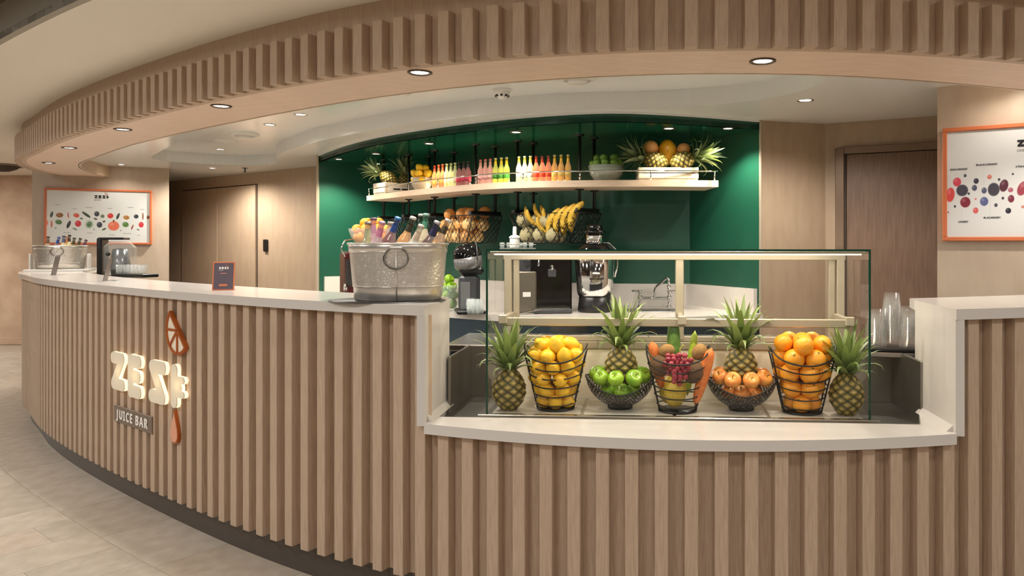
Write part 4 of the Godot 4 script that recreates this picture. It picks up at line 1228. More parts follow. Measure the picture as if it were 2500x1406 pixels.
func fruit_in_hanging(at: Transform3D, w: float, what: String):
	var y0 := 1.37
	if what == "citrus":
		var n := 0
		for L in [[0.052, [-0.15, -0.05, 0.05, 0.15], 0.0], [0.052, [-0.15, -0.05, 0.05, 0.15], -0.1], [0.135, [-0.1, 0.0, 0.1, 0.19], 0.01], [0.135, [-0.18, -0.08, 0.02, 0.12, 0.2], -0.11], [0.215, [-0.1, 0.16, 0.06], -0.03], [0.225, [-0.02, 0.2], -0.13]]:
			for x in L[1]:
				var kind := "grapefruit" if (n * 7) % 5 < 2 or L[0] > 0.2 else "pomelo"
				fruit(kind, kind, ("orange grapefruit in the hung wire basket" if kind == "grapefruit" else "pale yellow pomelo in the hung wire basket"), "citrus in the hung basket", at * Vector3(x, y0 + L[0], L[2]), jig(1) + Vector3.UP, rng.randf_range(0.94, 1.06))
				n += 1
	else:
		for q in [[-0.17, 0.055, 0.0], [-0.06, 0.055, 0.0], [0.05, 0.055, 0.0], [-0.17, 0.055, -0.12], [0.0, 0.055, -0.12], [-0.2, 0.16, 0.0], [-0.1, 0.15, -0.02], [0.0, 0.145, 0.0], [0.1, 0.14, -0.1]]:
			fruit("cantaloupe", "cantaloupe", "round netted melon in the hung wire basket", "melons in the hung basket", at * Vector3(q[0], y0 + q[1], q[2]), jig(1) + Vector3.UP, rng.randf_range(1.0, 1.14))
		var k := 0
		for q in [[-0.1, 0.27, 0.02, 0.2, 0.9], [-0.06, 0.25, 0.045, 0.05, 0.9], [-0.03, 0.29, 0.01, 0.1, 1.0], [0.0, 0.28, -0.03, 0.0, 1.0], [0.03, 0.26, 0.0, 0.3, 1.0], [0.02, 0.2, 0.045, 0.1, 1.0]]:
			banana(at, Vector3(q[0], y0 + q[1] - 0.13, q[2]), Vector3(-0.35 + q[3] * 0.4, 1, 0.55), Vector3(-1, 0, 0.4), 0.125, "banana tip up in the middle of the hung wire basket")
			k += 1
		for q in [0, 1, 2, 3, 4, 5, 6]:
			banana(at, Vector3(0.03 + q * 0.028, y0 + 0.03 + q * 0.008, 0.02 - (q % 2) * 0.05), Vector3(0.45 + q * 0.02, 1, 0.05), Vector3(-0.8, 0.5, 0.2), 0.22, "long banana at the right of the hung wire basket")

func glass_bowl(label: String, c: Vector3, r: float, h: float, m: Material, rad := 0.0):
	var o := thing("glass_bowl", label, "bowl", c)
	var prof := [Vector2(0.0, 0.004), Vector2(r * 0.5, 0.0), Vector2(r * 0.66, h * 0.1), Vector2(r * 0.88, h * 0.45), Vector2(r, h), Vector2(r - 0.004, h), Vector2(r * 0.85, h * 0.46), Vector2(r * 0.62, h * 0.14), Vector2(0.0, h * 0.08)]
	part(o, "bowl_wall", Bld.new().smooth(true).lathe(prof, 28).done(), m)
	return o
func crate(label: String, xf: Transform3D, w: float, d: float, h: float):
	var o := thing("wooden_crate", label, "crate", Vector3.ZERO)
	var m: Material = mat("crate_wood", c8(224, 212, 192), 0.7)
	for s in [-1.0, 1.0]:
		for k in 2:
			part(o, "slat", Bld.new().box(Vector3(0, 0.012 + h * (0.22 + 0.5 * k), s * d / 2), Vector3(w, h * 0.42, 0.008), 0.001).done(), m)
			part(o, "slat", Bld.new().box(Vector3(s * w / 2, 0.012 + h * (0.22 + 0.5 * k), 0), Vector3(0.008, h * 0.42, d), 0.001).done(), m)
	for sx in [-1.0, 1.0]:
		for sz in [-1.0, 1.0]:
			part(o, "corner_block", Bld.new().box(Vector3(sx * (w / 2 - 0.012), h / 2 + 0.008, sz * (d / 2 - 0.012)), Vector3(0.018, h, 0.018), 0.001).done(), m)
	part(o, "base_board", Bld.new().box(Vector3(0, 0.006, 0), Vector3(w, 0.008, d)).done(), m)
	o.transform = xf

func on_shelf(px: float, d: float) -> Vector3: return v3(ray_on(shift_line(SF, d), px), H_SHELF + 0.001)
func shelf_goods():
	var clear := c8(214, 224, 214)
	var kinds := [
		[[1061, 1071, 1081], "orange-red juice bottle beside the lemon bowl on the shelf", c8(232, 120, 40), c8(206, 78, 40), c8(200, 90, 50), c8(226, 140, 70)],
		[[1091, 1101, 1111], "pale green juice bottle on the shelf", c8(222, 226, 150), c8(206, 214, 150), c8(204, 200, 150), c8(226, 226, 190)],
		[[1121, 1132, 1143], "dark berry juice bottle with red base on the shelf", c8(150, 26, 48), c8(44, 20, 30), c8(40, 28, 36), c8(196, 60, 90)],
		[[1173, 1185, 1197], "pink juice bottle on the shelf", c8(222, 150, 140), c8(206, 150, 130), c8(190, 80, 76), c8(226, 178, 172)],
		[[1210, 1224, 1237], "yellow-green juice bottle with green label on the shelf", c8(214, 220, 40), c8(236, 206, 30), c8(190, 200, 170), c8(70, 140, 50)],
		[[1267, 1281, 1295], "clear lemonade bottle with yellow collar on the shelf", c8(206, 216, 170), c8(236, 216, 80), c8(190, 200, 180), c8(170, 186, 176)],
		[[1309, 1324, 1339], "orange-red juice bottle with dark cap in the middle of the shelf", c8(236, 110, 34), c8(190, 60, 36), c8(60, 34, 30), c8(206, 70, 40)],
		[[1354, 1370, 1387], "amber apple juice bottle on the shelf", c8(240, 176, 30), c8(236, 190, 60), c8(206, 196, 150), c8(236, 206, 120)]]
	for q in kinds:
		for px in q[0]:
			var p := on_shelf(px, 0.075)
			bottle("juice_bottle", ["left", "middle", "right"][q[0].find(px)] + " one of three: " + q[1], "juice bottles on the hung shelf", xf_at(p, rng.randf() * TAU), 0.172, q[2], q[3], q[4], q[5])
	# crates, bowls
	var c0 := on_shelf(962, 0.14)
	var yaw := 0.72
	crate("small whitewashed crate with a black inscription at the left of the shelf", xf_at(c0, yaw), 0.26, 0.2, 0.085)
	var plate := thing("crate_label", "white card with black lettering on the left crate", "label", c0, yaw)
	var bs := Basis(Vector3.UP, yaw)
	part(plate, "card", Bld.new().box(Vector3(0.0, 0.04, 0.106), Vector3(0.2, 0.05, 0.003)).done(), mats["white_plastic"])
	part(plate, "lettering_block", Bld.new().box(Vector3(-0.03, 0.04, 0.108), Vector3(0.06, 0.012, 0.001)).box(Vector3(0.04, 0.04, 0.108), Vector3(0.05, 0.012, 0.001)).done(), mats["black"])
	pineapple("pineapple lying crown to the left in the left crate", "pineapples on the shelf", aim(c0 + Vector3(0.03, 0.10, 0.05), Vector3(-0.85, 0.5, 0.15), 0.5, 0.85), 1)
	pineapple("pineapple leaning upright in the left crate", "pineapples on the shelf", aim(c0 + Vector3(0.075, 0.03, -0.03), Vector3(-0.05, 1, -0.1), 1.5, 0.85), 1)
	var lb := on_shelf(1030, 0.12)
	var frost := glass("frost", c8(226, 232, 226, 0.35))
	glass_bowl("frosted glass bowl of lemons on the shelf", lb, 0.085, 0.1, frost)
	ring_fill("lemon", "lemon", "lemon in the frosted glass bowl on the shelf", "lemons in the shelf bowl", lb, [[0.035, 0.032, 3, 0.2], [0.08, 0.05, 5, 0.0], [0.13, 0.052, 5, 0.5], [0.172, 0.025, 3, 0.0]], 0.7)
	var gb := on_shelf(1480, 0.16)
	glass_bowl("frosted glass bowl of limes on the shelf", gb, 0.12, 0.105, frost)
	ring_fill("lime", "lime", "green lime in the frosted glass bowl on the shelf", "limes in the shelf bowl", gb, [[0.034, 0.05, 5, 0.2], [0.075, 0.08, 9, 0.0], [0.08, 0.02, 2, 0.0], [0.117, 0.085, 9, 0.3], [0.12, 0.03, 3, 0.3], [0.152, 0.058, 5, 0.6]], 0.7)
	var rc := on_shelf(1627, 0.15)
	crate("whitewashed slatted crate of pineapples and melon at the right of the shelf", xf_at(rc, 0.02), 0.375, 0.22, 0.075)
	pineapple("pineapple lying crown to the left in the right crate", "pineapples on the shelf", aim(rc + Vector3(0.0, 0.10, 0.06), Vector3(-1, 0.32, 0.0), 0.9, 0.92), 1)
	pineapple("pineapple lying crown to the right in the right crate", "pineapples on the shelf", aim(rc + Vector3(0.02, 0.10, 0.06), Vector3(1, 0.34, 0.05), 2.3, 0.95), 1)
	fruit("yellow_melon", "yellow_melon", "yellow oval melon standing between the two oranges on the shelf", "", rc + Vector3(0.005, 0.19, 0.01), Vector3.UP)
	fruit("grapefruit", "grapefruit", "large grapefruit left of the yellow melon on the shelf", "", rc + Vector3(-0.105, 0.215, 0.02), Vector3(0, 1, 0.2), 1.12)
	fruit("grapefruit", "grapefruit", "grapefruit right of the yellow melon on the shelf", "", rc + Vector3(0.11, 0.205, 0.02), Vector3(0, 1, 0.3), 0.98)

# ------------------------------------------------------------------ tubs of bottles
func tub(label: String, c: Vector3, turn: float, tall := 1.0):
	var o := thing("bottle_tub", label, "tub", c, turn, "galvanised tubs")
	o.scale.y = tall
	var ham := mat("hammered", c8(222, 216, 206), 0.36, 0.8)
	if not ham.heightmap_enabled:
		ham.heightmap_enabled = true
		ham.heightmap_texture = noise_tex("hammer", 0.045, Color.BLACK, Color.WHITE, 256, 256, 1, 3)
		ham.heightmap_scale = 0.14
		ham.uv1_triplanar = true
		ham.uv1_scale = Vector3.ONE * 6
	var zinc := mat("zinc", c8(220, 215, 206), 0.3, 0.8)
	var sz := 0.72
	part(o, "lower_band", Bld.new().smooth(true).lathe([Vector2(0.0, 0.002), Vector2(0.166, 0.0), Vector2(0.171, 0.004), Vector2(0.174, 0.054)], 48, Transform3D.IDENTITY, 1.0, sz).done(), zinc)
	part(o, "hammered_wall", Bld.new().smooth(true).lathe([Vector2(0.174, 0.054), Vector2(0.177, 0.057), Vector2(0.177, 0.060), Vector2(0.189, 0.19)], 48, Transform3D.IDENTITY, 1.0, sz).done(), ham)
	part(o, "upper_band", Bld.new().smooth(true).lathe([Vector2(0.189, 0.19), Vector2(0.1915, 0.192), Vector2(0.1945, 0.22), Vector2(0.1925, 0.222), Vector2(0.1885, 0.2), Vector2(0.17, 0.06), Vector2(0.0, 0.05)], 48, Transform3D.IDENTITY, 1.0, sz).done(), zinc)
	var rim := []
	for k in 48: rim.append(Vector3(cos(TAU * k / 48) * 0.195, 0.221, sin(TAU * k / 48) * 0.195 * sz))
	part(o, "rim_bead", Bld.new().smooth(true).tube(rim, 0.0042, 8, true).done(), zinc)
	for y in [[0.175, 0.055], [0.1905, 0.19]]:
		var bead := []
		for k in 48: bead.append(Vector3(cos(TAU * k / 48) * y[0], y[1], sin(TAU * k / 48) * y[0] * sz))
		part(o, "bead", Bld.new().smooth(true).tube(bead, 0.0028, 6, true).done(), zinc)
	var z0 := 0.1715 * sz; var z1 := 0.1945 * sz
	part(o, "seam", Bld.new().smooth(true).tube([Vector3(0.012, 0.003, z0 + 0.001), Vector3(0.012, 0.215, z1 + 0.001)], 0.0028, 6).done(), zinc)
	var ring := []
	for k in 28: ring.append(Vector3(0.012 + cos(TAU * k / 28) * 0.046, 0.165 + sin(TAU * k / 28) * 0.040, z1 + 0.004 - (0.03 if k > 14 else 0.0) * 0.0))
	part(o, "ring_handle", Bld.new().smooth(true).tube(ring, 0.0032, 8, true).done(), mat("handle_metal", c8(120, 116, 110), 0.3, 0.9))
	part(o, "handle_clip", Bld.new().box(Vector3(0.012, 0.204, z1 + 0.002), Vector3(0.05, 0.012, 0.012), 0.003).done(), zinc)
func tubs():
	var c := v3(P2(973, 3.02), H_TOP + 0.004)
	var mt := thing("drip_mat", "black oval mat under the big hammered tub", "mat", v3(P2(946, 2.995), H_TOP))
	part(mt, "mat_sheet", Bld.new().smooth(true).lathe([Vector2(0.0, 0.004), Vector2(0.226, 0.004), Vector2(0.23, 0.0)], 40, Transform3D.IDENTITY, 1.0, 0.66).done(), mat("mat_black", c8(38, 38, 36), 0.4))
	tub("hammered galvanised tub full of juice bottles on the near worktop", c, 0.1)
	var g := "bottles in the near tub"
	# image column and row of the cap, depth, sideways lean, colours
	var list := [
		["pale green bottle at the left end of the near tub", 899, 541, 2.98, 0.10, c8(178, 176, 110), c8(186, 194, 150), c8(140, 130, 120)],
		["clear violet-necked bottle at the left of the near tub", 912, 531, 3.06, 0.02, c8(196, 150, 160), c8(176, 128, 150), c8(130, 110, 120)],
		["pink milky bottle leaning right in the near tub", 934, 540, 2.95, 0.30, c8(240, 206, 212), c8(226, 140, 176), c8(200, 160, 176)],
		["clear bottle half hidden behind the blue capped one in the near tub", 954, 541, 3.10, 0.12, c8(214, 196, 180), c8(206, 196, 190), c8(190, 180, 170)],
		["dark red bottle with blue foil cap in the near tub", 973, 530, 2.97, 0.42, c8(126, 26, 26), c8(40, 84, 160), c8(70, 130, 190)],
		["orange juice bottle with clear neck in the near tub", 1010, 529, 2.97, 0.42, c8(236, 170, 70), c8(66, 60, 40), c8(210, 205, 196)],
		["bottle with dark green neck at the back of the near tub", 1029, 522, 3.10, 0.05, c8(196, 196, 150), c8(30, 60, 44), c8(190, 196, 190)],
		["milky bottle with green foil neck in the near tub", 1041, 521, 3.05, 0.12, c8(224, 212, 176), c8(70, 140, 110), c8(160, 200, 186)],
		["pale cream bottle leaning right at the front of the near tub", 1030, 549, 2.93, 0.50, c8(232, 226, 200), c8(226, 206, 180), c8(206, 196, 180)],
		["dark purple bottle in the near tub", 1069, 540, 2.98, 0.45, c8(76, 24, 32), c8(42, 40, 84), c8(190, 186, 190)],
		["peach juice bottle at the right end of the near tub", 1096, 535, 3.0, 0.45, c8(232, 178, 110), c8(70, 62, 40), c8(226, 222, 214)]]
	for q in list:
		var dir := Vector3(q[4], 1, 0.12 if q[3] < 3.0 else -0.05).normalized()
		var top := W(q[1], q[2], q[3])
		bottle("chilled_bottle", q[0], g, aim(top - dir * 0.235, dir, rng.randf()), 0.235, q[5], q[6], q[7], q[6])
	var c2 := v3(P2(148, 6.36), H_TOP + 0.02)
	var pf := thing("tub_stand", "white acrylic stand with upright sides under the far tub", "stand", v3(P2(148, 6.36), H_TOP), 0.35)
	part(pf, "base_board", Bld.new().box(Vector3(0, 0.009, 0), Vector3(0.44, 0.018, 0.30), 0.003).done(), mats["white_plastic"])
	for s in [-1.0, 1.0]: part(pf, "side_board", Bld.new().box(Vector3(s * 0.205, 0.08, 0.0), Vector3(0.012, 0.13, 0.1), 0.004).done(), mats["white_plastic"])
	tub("galvanised tub of bottles at the far left end of the bar", c2, 0.35, 0.87)
	for q in [
		["clear brown-labelled bottle at the left of the far tub", 118, 577, 0.1, c8(196, 150, 110), c8(110, 84, 60), c8(60, 40, 34)],
		["dark red bottle with blue cap in the far tub", 145, 578, 0.35, c8(126, 30, 30), c8(50, 80, 150), c8(50, 80, 150)],
		["clear bottle with blue cap in the far tub", 156, 575, 0.1, c8(226, 206, 160), c8(90, 100, 130), c8(60, 66, 90)],
		["peach bottle in the far tub", 164, 576, 0.12, c8(232, 190, 130), c8(196, 130, 90), c8(180, 120, 90)],
		["pale bottle with brown neck in the far tub", 170, 573, 0.1, c8(236, 226, 170), c8(90, 66, 46), c8(60, 50, 40)],
		["olive bottle in the middle of the far tub", 182, 580, 0.2, c8(176, 166, 90), c8(80, 76, 40), c8(60, 60, 40)],
		["olive bottle leaning right in the far tub", 197, 581, 0.35, c8(190, 176, 110), c8(86, 80, 50), c8(66, 60, 44)],
		["violet bottle at the right of the far tub", 211, 585, 0.45, c8(150, 110, 120), c8(110, 70, 90), c8(90, 60, 76)]]:
		var dir := Vector3(q[3], 1, 0).normalized()
		bottle("chilled_bottle", q[0], "bottles in the far tub", aim(W(q[1], q[2], 6.34 + (q[1] - 148) * 0.002) - dir * 0.22, dir, rng.randf()), 0.22, q[4], q[5], q[6], q[5])

# ------------------------------------------------------------------ appliances on the back counter
func lathe_part(o: Node3D, called: String, prof: Array, m: Material, at := Vector3.ZERO, segs := 28, sx := 1.0, sz := 1.0):
	return part(o, called, Bld.new().smooth(true).lathe(prof, segs, Transform3D(Basis.IDENTITY, at), sx, sz).done(), m)
func tumbler(called: String, label: String, group: String, c: Vector3, r: float, h: float, m: Material, ribs := 0):
	var o := thing(called, label, "glass", c, 0, group)
	var b := Bld.new().smooth(true)
	b.lathe([Vector2(0.0, 0.0), Vector2(r * 0.82, 0.0), Vector2(r * 0.84, 0.004), Vector2(r, h), Vector2(r - 0.0022, h), Vector2(r * 0.8, 0.012), Vector2(0.0, 0.012)], 18)
	part(o, "glass_wall", b.done(), m)
	if ribs:
		var rb := Bld.new().smooth(true)
		for k in ribs:
			var a := TAU * k / ribs
			rb.tube([Vector3(cos(a) * r * 0.85, 0.01, sin(a) * r * 0.85), Vector3(cos(a) * r * 0.98, h * 0.8, sin(a) * r * 0.98)], r * 0.12, 5)
		part(o, "rib", rb.done(), m)
	return o

func appliances():
	# centrifugal juicer
	var j := thing("centrifugal_juicer", "tall steel centrifugal juicer with black lid behind the showcase", "juicer", v3(P2(1452, 4.86), H_BACK), 0.1)
	var st: Material = mats["steel"]
	var bk: Material = mats["black"]
	lathe_part(j, "base", [Vector2(0.0, 0.0), Vector2(0.105, 0.0), Vector2(0.11, 0.012), Vector2(0.1, 0.11), Vector2(0.0, 0.112)], bk)
	lathe_part(j, "motor_body", [Vector2(0.0, 0.105), Vector2(0.108, 0.105), Vector2(0.116, 0.13), Vector2(0.128, 0.33), Vector2(0.12, 0.345), Vector2(0.0, 0.346)], mats["chrome"])
	lathe_part(j, "bowl_cover", [Vector2(0.128, 0.34), Vector2(0.135, 0.352), Vector2(0.125, 0.385), Vector2(0.09, 0.425), Vector2(0.062, 0.44), Vector2(0.0, 0.441)], mats["black_gloss"])
	lathe_part(j, "feed_tube", [Vector2(0.058, 0.435), Vector2(0.058, 0.51), Vector2(0.05, 0.512)], mats["chrome"])
	lathe_part(j, "pusher", [Vector2(0.0, 0.505), Vector2(0.072, 0.505), Vector2(0.072, 0.515), Vector2(0.05, 0.522), Vector2(0.05, 0.545), Vector2(0.042, 0.556), Vector2(0.0, 0.556)], mats["black_gloss"])
	part(j, "locking_arm", Bld.new().smooth(true).tube([Vector3(0.13, 0.22, 0.0), Vector3(0.148, 0.3, 0), Vector3(0.145, 0.39, 0), Vector3(0.09, 0.44, 0.0), Vector3(0.06, 0.44, 0)], 0.006, 8).done(), mats["chrome"])
	part(j, "spout", Bld.new().smooth(true).tube([Vector3(-0.03, 0.32, 0.1), Vector3(-0.035, 0.315, 0.16), Vector3(-0.035, 0.27, 0.175)], 0.018, 10).done(), bk)
	part(j, "lettering", Bld.new().box(Vector3(-0.028, 0.215, 0.1215), Vector3(0.034, 0.009, 0.003)).box(Vector3(0.022, 0.215, 0.1215), Vector3(0.044, 0.009, 0.003)).done(), bk)
	# black dispenser tower
	var d := thing("drinks_dispenser", "black glossy drinks dispenser left of the steel juicer", "dispenser", v3(P2(1345, 4.9), H_BACK), 0.12)
	part(d, "cabinet", Bld.new().box(Vector3(0, 0.2, -0.06), Vector3(0.26, 0.4, 0.26), 0.008).done(), mats["black_gloss"])
	part(d, "front_glass", Bld.new().box(Vector3(0.03, 0.215, 0.072), Vector3(0.18, 0.31, 0.006), 0.002).done(), mats["black_gloss"])
	part(d, "tap_block", Bld.new().box(Vector3(0.0, 0.25, 0.1), Vector3(0.05, 0.05, 0.06), 0.006).done(), mats["dark_grey"])
	part(d, "tap_lever", Bld.new().smooth(true).tube([Vector3(0.0, 0.26, 0.12), Vector3(0.0, 0.3, 0.15)], 0.007, 8).done(), mats["chrome"])
	part(d, "drip_tray", Bld.new().box(Vector3(0, 0.014, 0.13), Vector3(0.24, 0.028, 0.14), 0.006).done(), mats["dark_grey"])
	part(d, "tray_grid", Bld.new().box(Vector3(0, 0.03, 0.13), Vector3(0.2, 0.004, 0.11), 0.001).done(), mats["steel"])
	# grinder-like grey machine with label
	var gr := thing("ice_crusher", "grey metal machine with a white name plate at the left of the dispenser", "machine", v3(P2(1286, 4.86), H_BACK), 0.15)
	part(gr, "body", Bld.new().box(Vector3(0, 0.13, 0), Vector3(0.115, 0.26, 0.16), 0.008).done(), mat("grey_metal", c8(118, 112, 100), 0.35, 0.7))
	lathe_part(gr, "hopper", [Vector2(0.04, 0.26), Vector2(0.05, 0.3), Vector2(0.052, 0.4), Vector2(0.046, 0.4), Vector2(0.04, 0.3)], mats["smoke_glass"])
	part(gr, "name_plate", Bld.new().box(Vector3(-0.005, 0.115, 0.082), Vector3(0.05, 0.03, 0.003), 0.001).done(), mats["white_plastic"])
	part(gr, "handle", Bld.new().smooth(true).tube([Vector3(0.05, 0.38, 0.03), Vector3(0.075, 0.36, 0.05), Vector3(0.075, 0.3, 0.05), Vector3(0.052, 0.28, 0.03)], 0.007, 8).done(), mats["chrome"])
	# things on top
	var tr := thing("jar_tray", "clear tray of small glass jars on top of the dispenser", "tray", W(1264, 605, 4.86), 0.1)
	tr.position.y = H_BACK + 0.40
	part(tr, "stand", Bld.new().box(Vector3(0, -0.20, -0.02), Vector3(0.17, 0.395, 0.14), 0.006).done(), mats["dark_grey"])
	part(tr, "tray_board", Bld.new().box(Vector3(0, 0.005, 0), Vector3(0.23, 0.008, 0.13), 0.002).done(), mats["clear_glass"])
	part(tr, "tray_rim", Bld.new().smooth(true).tube([Vector3(-0.115, 0.03, 0.065), Vector3(0.115, 0.03, 0.065), Vector3(0.115, 0.03, -0.065), Vector3(-0.115, 0.03, -0.065)], 0.003, 6, true).done(), mats["chrome"])
	for k in 6:
		tumbler("jar", "small clear jar on the tray left of the juicer", "small jars on the tray", tr.position + Vector3(-0.095 + k * 0.036, 0.0095, 0.04 - (k % 2) * 0.05), 0.016, 0.034, mats["clear_glass"])
	var sq := thing("squeeze_bottle", "white squeeze bottle with long nozzle on the jar tray", "bottle", tr.position + Vector3(-0.02, 0.0095, -0.005))
	lathe_part(sq, "bottle_body", [Vector2(0, 0), Vector2(0.03, 0.0), Vector2(0.032, 0.004), Vector2(0.032, 0.06), Vector2(0.03, 0.064), Vector2(0, 0.064)], mats["white_plastic"])
	lathe_part(sq, "collar", [Vector2(0.036, 0.062), Vector2(0.036, 0.07), Vector2(0.022, 0.08), Vector2(0, 0.08)], mats["white_plastic"])
	lathe_part(sq, "nozzle", [Vector2(0.0135, 0.078), Vector2(0.012, 0.13), Vector2(0.009, 0.136), Vector2(0, 0.137)], mats["white_plastic"])
	# capsule press at the left of the showcase
	var c := thing("citrus_press", "dark grey citrus press with black domed head left of the showcase", "press", v3(P2(1146, 4.80), H_BACK), 0.25)
	part(c, "column", Bld.new().box(Vector3(0.0, 0.125, -0.02), Vector3(0.13, 0.25, 0.15), 0.03).done(), mats["dark_grey"])
	part(c, "foot", Bld.new().box(Vector3(0, 0.012, 0.03), Vector3(0.18, 0.024, 0.24), 0.008).done(), bk)
	part(c, "front_panel", Bld.new().box(Vector3(-0.03, 0.11, 0.058), Vector3(0.06, 0.17, 0.006), 0.002).done(), mat("mid_grey", c8(120, 122, 124), 0.35, 0.4))
	part(c, "neck", Bld.new().box(Vector3(0.01, 0.265, -0.01), Vector3(0.15, 0.05, 0.15), 0.016).done(), bk)
	var hd := part(c, "head_band", Bld.new().smooth(true).lathe([Vector2(0.0, 0.0), Vector2(0.075, 0.0), Vector2(0.088, 0.02), Vector2(0.09, 0.075), Vector2(0.0, 0.076)], 28).done(), mat("band_grey", c8(138, 138, 138), 0.3, 0.6), Transform3D(Basis(Vector3.BACK, 0.16), Vector3(0.0, 0.275, 0.0)))
	part(c, "dome", Bld.new().smooth(true).lathe([Vector2(0.09, 0.0), Vector2(0.088, 0.03), Vector2(0.075, 0.06), Vector2(0.05, 0.08), Vector2(0.0, 0.09)], 28).done(), mats["black_gloss"], Transform3D(Basis(Vector3.BACK, 0.16), Vector3(-0.012, 0.35, 0.0)))
	var lev := []
	for k in 9: lev.append(Vector3(0.04, 0.33 + sin(PI * k / 8) * 0.115, 0.09 * cos(PI * k / 8)))
	part(c, "lever_bow", Bld.new().smooth(true).tube(lev, 0.004, 6).done(), mats["dark_grey"])
	# juicer with oranges on top behind the tub
	var oj := thing("orange_juicer", "dark machine with red tinted window half hidden by the near tub", "juicer", v3(P2(872, 5.75), H_BACK), 0.5)
	part(oj, "body", Bld.new().box(Vector3(0.03, 0.19, -0.05), Vector3(0.26, 0.38, 0.24), 0.02).done(), mat("maroon", c8(70, 30, 30), 0.15))
	part(oj, "front_window", Bld.new().box(Vector3(-0.03, 0.22, 0.075), Vector3(0.14, 0.2, 0.01), 0.004).done(), mats["smoke_glass"])
	part(oj, "tap", Bld.new().smooth(true).tube([Vector3(-0.09, 0.13, 0.07), Vector3(-0.11, 0.13, 0.12), Vector3(-0.11, 0.09, 0.13)], 0.014, 8).done(), mats["chrome"])
	part(oj, "drip_cup", Bld.new().smooth(true).lathe([Vector2(0.0, 0.0), Vector2(0.05, 0.01), Vector2(0.07, 0.05), Vector2(0.066, 0.05), Vector2(0.045, 0.016), Vector2(0, 0.008)], 20, xf_at(Vector3(-0.1, 0.01, 0.14))).done(), mats["chrome"])
	part(oj, "feed_hoop", Bld.new().smooth(true).tube([Vector3(-0.1, 0.34, 0.07), Vector3(-0.13, 0.4, 0.07), Vector3(-0.1, 0.46, 0.05), Vector3(-0.03, 0.47, 0.03)], 0.006, 8).done(), mats["chrome"])
	var bp := W(908, 592, 5.72)
	var ob := thing("glass_bowl", "tall clear glass bowl of oranges behind the near tub", "bowl", bp)
	ob.position.y = H_BACK + 0.38
	lathe_part(ob, "bowl_wall", [Vector2(0.0, 0.004), Vector2(0.05, 0.0), Vector2(0.1, 0.03), Vector2(0.15, 0.1), Vector2(0.172, 0.17), Vector2(0.168, 0.17), Vector2(0.146, 0.1), Vector2(0.096, 0.036), Vector2(0, 0.01)], mats["clear_glass"])
	ring_fill("orange", "orange", "orange in the tall glass bowl behind the near tub", "oranges in the back bowl", ob.position, [[0.05, 0.045, 4, 0], [0.105, 0.095, 7, 0.3], [0.11, 0.02, 1, 0], [0.165, 0.115, 8, 0.1], [0.17, 0.04, 3, 0.1], [0.215, 0.06, 4, 0.2]], 0.5)
	var cb := thing("carton", "small orange carton beside the foot of the near tub", "carton", v3(P2(860, 5.3), H_BACK), 0.4)
	part(cb, "box", Bld.new().box(Vector3(0, 0.04, 0), Vector3(0.06, 0.08, 0.05), 0.003).done(), mat("carton_orange", c8(226, 130, 40), 0.5))
	part(cb, "flap", Bld.new().box(Vector3(0, 0.083, 0), Vector3(0.055, 0.008, 0.03), 0.002).done(), mat("carton_top", c8(236, 200, 150), 0.5))
	# glass vase with green apples, tumblers
	var gp := v3(P2(1096, 4.92), H_BACK)
	var gv := thing("glass_vase", "clear glass vase of green apples between the tub and the press", "vase", gp)
	lathe_part(gv, "vase_wall", [Vector2(0, 0.004), Vector2(0.05, 0.0), Vector2(0.056, 0.01), Vector2(0.078, 0.17), Vector2(0.075, 0.17), Vector2(0.052, 0.014), Vector2(0, 0.012)], mats["clear_glass"])
	ring_fill("green_apple", "green_apple", "green apple in the glass vase beside the press", "green apples in the vase", gp, [[0.05, 0.022, 2, 0.3], [0.105, 0.034, 3, 0.0], [0.155, 0.036, 3, 0.9], [0.205, 0.0, 1, 0]], 0.4)
	for k in 4:
		tumbler("ribbed_tumbler", "ribbed clear tumbler in front of the citrus press", "ribbed tumblers by the press", W(1149 + (k % 3) * 11, 745, 4.66 + (k / 3) * 0.06) * Vector3(1, 0, 1) + Vector3(0, H_BACK, 0), 0.026, 0.095, mats["clear_glass"], 10)
	var tg := thing("tongs", "steel tongs lying on the back counter behind the showcase", "tongs", v3(P2(1295, 4.68), H_BACK + 0.006), 0.5)
	part(tg, "arm", Bld.new().box(Vector3(0, 0.012, 0.01), Vector3(0.2, 0.004, 0.016), 0.001, Basis(Vector3.BACK, 0.12)).done(), mats["steel"])
	part(tg, "arm", Bld.new().box(Vector3(0, 0.0, -0.01), Vector3(0.2, 0.004, 0.016), 0.001).done(), mats["steel"])
	# far left: clear domed machine, tumblers on a tray
	var fc := P2(286, 6.72)
	var fm := thing("slush_machine", "clear domed juice machine at the far left end of the bar", "machine", v3(fc, H_TOP - 0.06), 0.3)
	part(fm, "back_case", Bld.new().box(Vector3(-0.12, 0.17, -0.03), Vector3(0.04, 0.34, 0.2), 0.008).box(Vector3(-0.03, 0.335, -0.03), Vector3(0.2, 0.02, 0.2), 0.006).done(), mats["black"])
	part(fm, "clear_dome", Bld.new().box(Vector3(0.02, 0.16, 0.0), Vector3(0.25, 0.31, 0.2), 0.06).done(), mats["clear_glass"])
	part(fm, "inner_drum", Bld.new().smooth(true).lathe([Vector2(0, 0.02), Vector2(0.07, 0.02), Vector2(0.08, 0.1), Vector2(0.06, 0.24), Vector2(0, 0.25)], 20, xf_at(Vector3(0.02, 0.0, -0.02))).done(), mat("drum_grey", c8(120, 122, 126), 0.25, 0.8))
	part(fm, "valve", Bld.new().smooth(true).lathe([Vector2(0, 0), Vector2(0.016, 0), Vector2(0.016, 0.02), Vector2(0, 0.022)], 12, aim(Vector3(-0.04, 0.2, 0.1), Vector3(0, 0, 1))).done(), mats["black"])
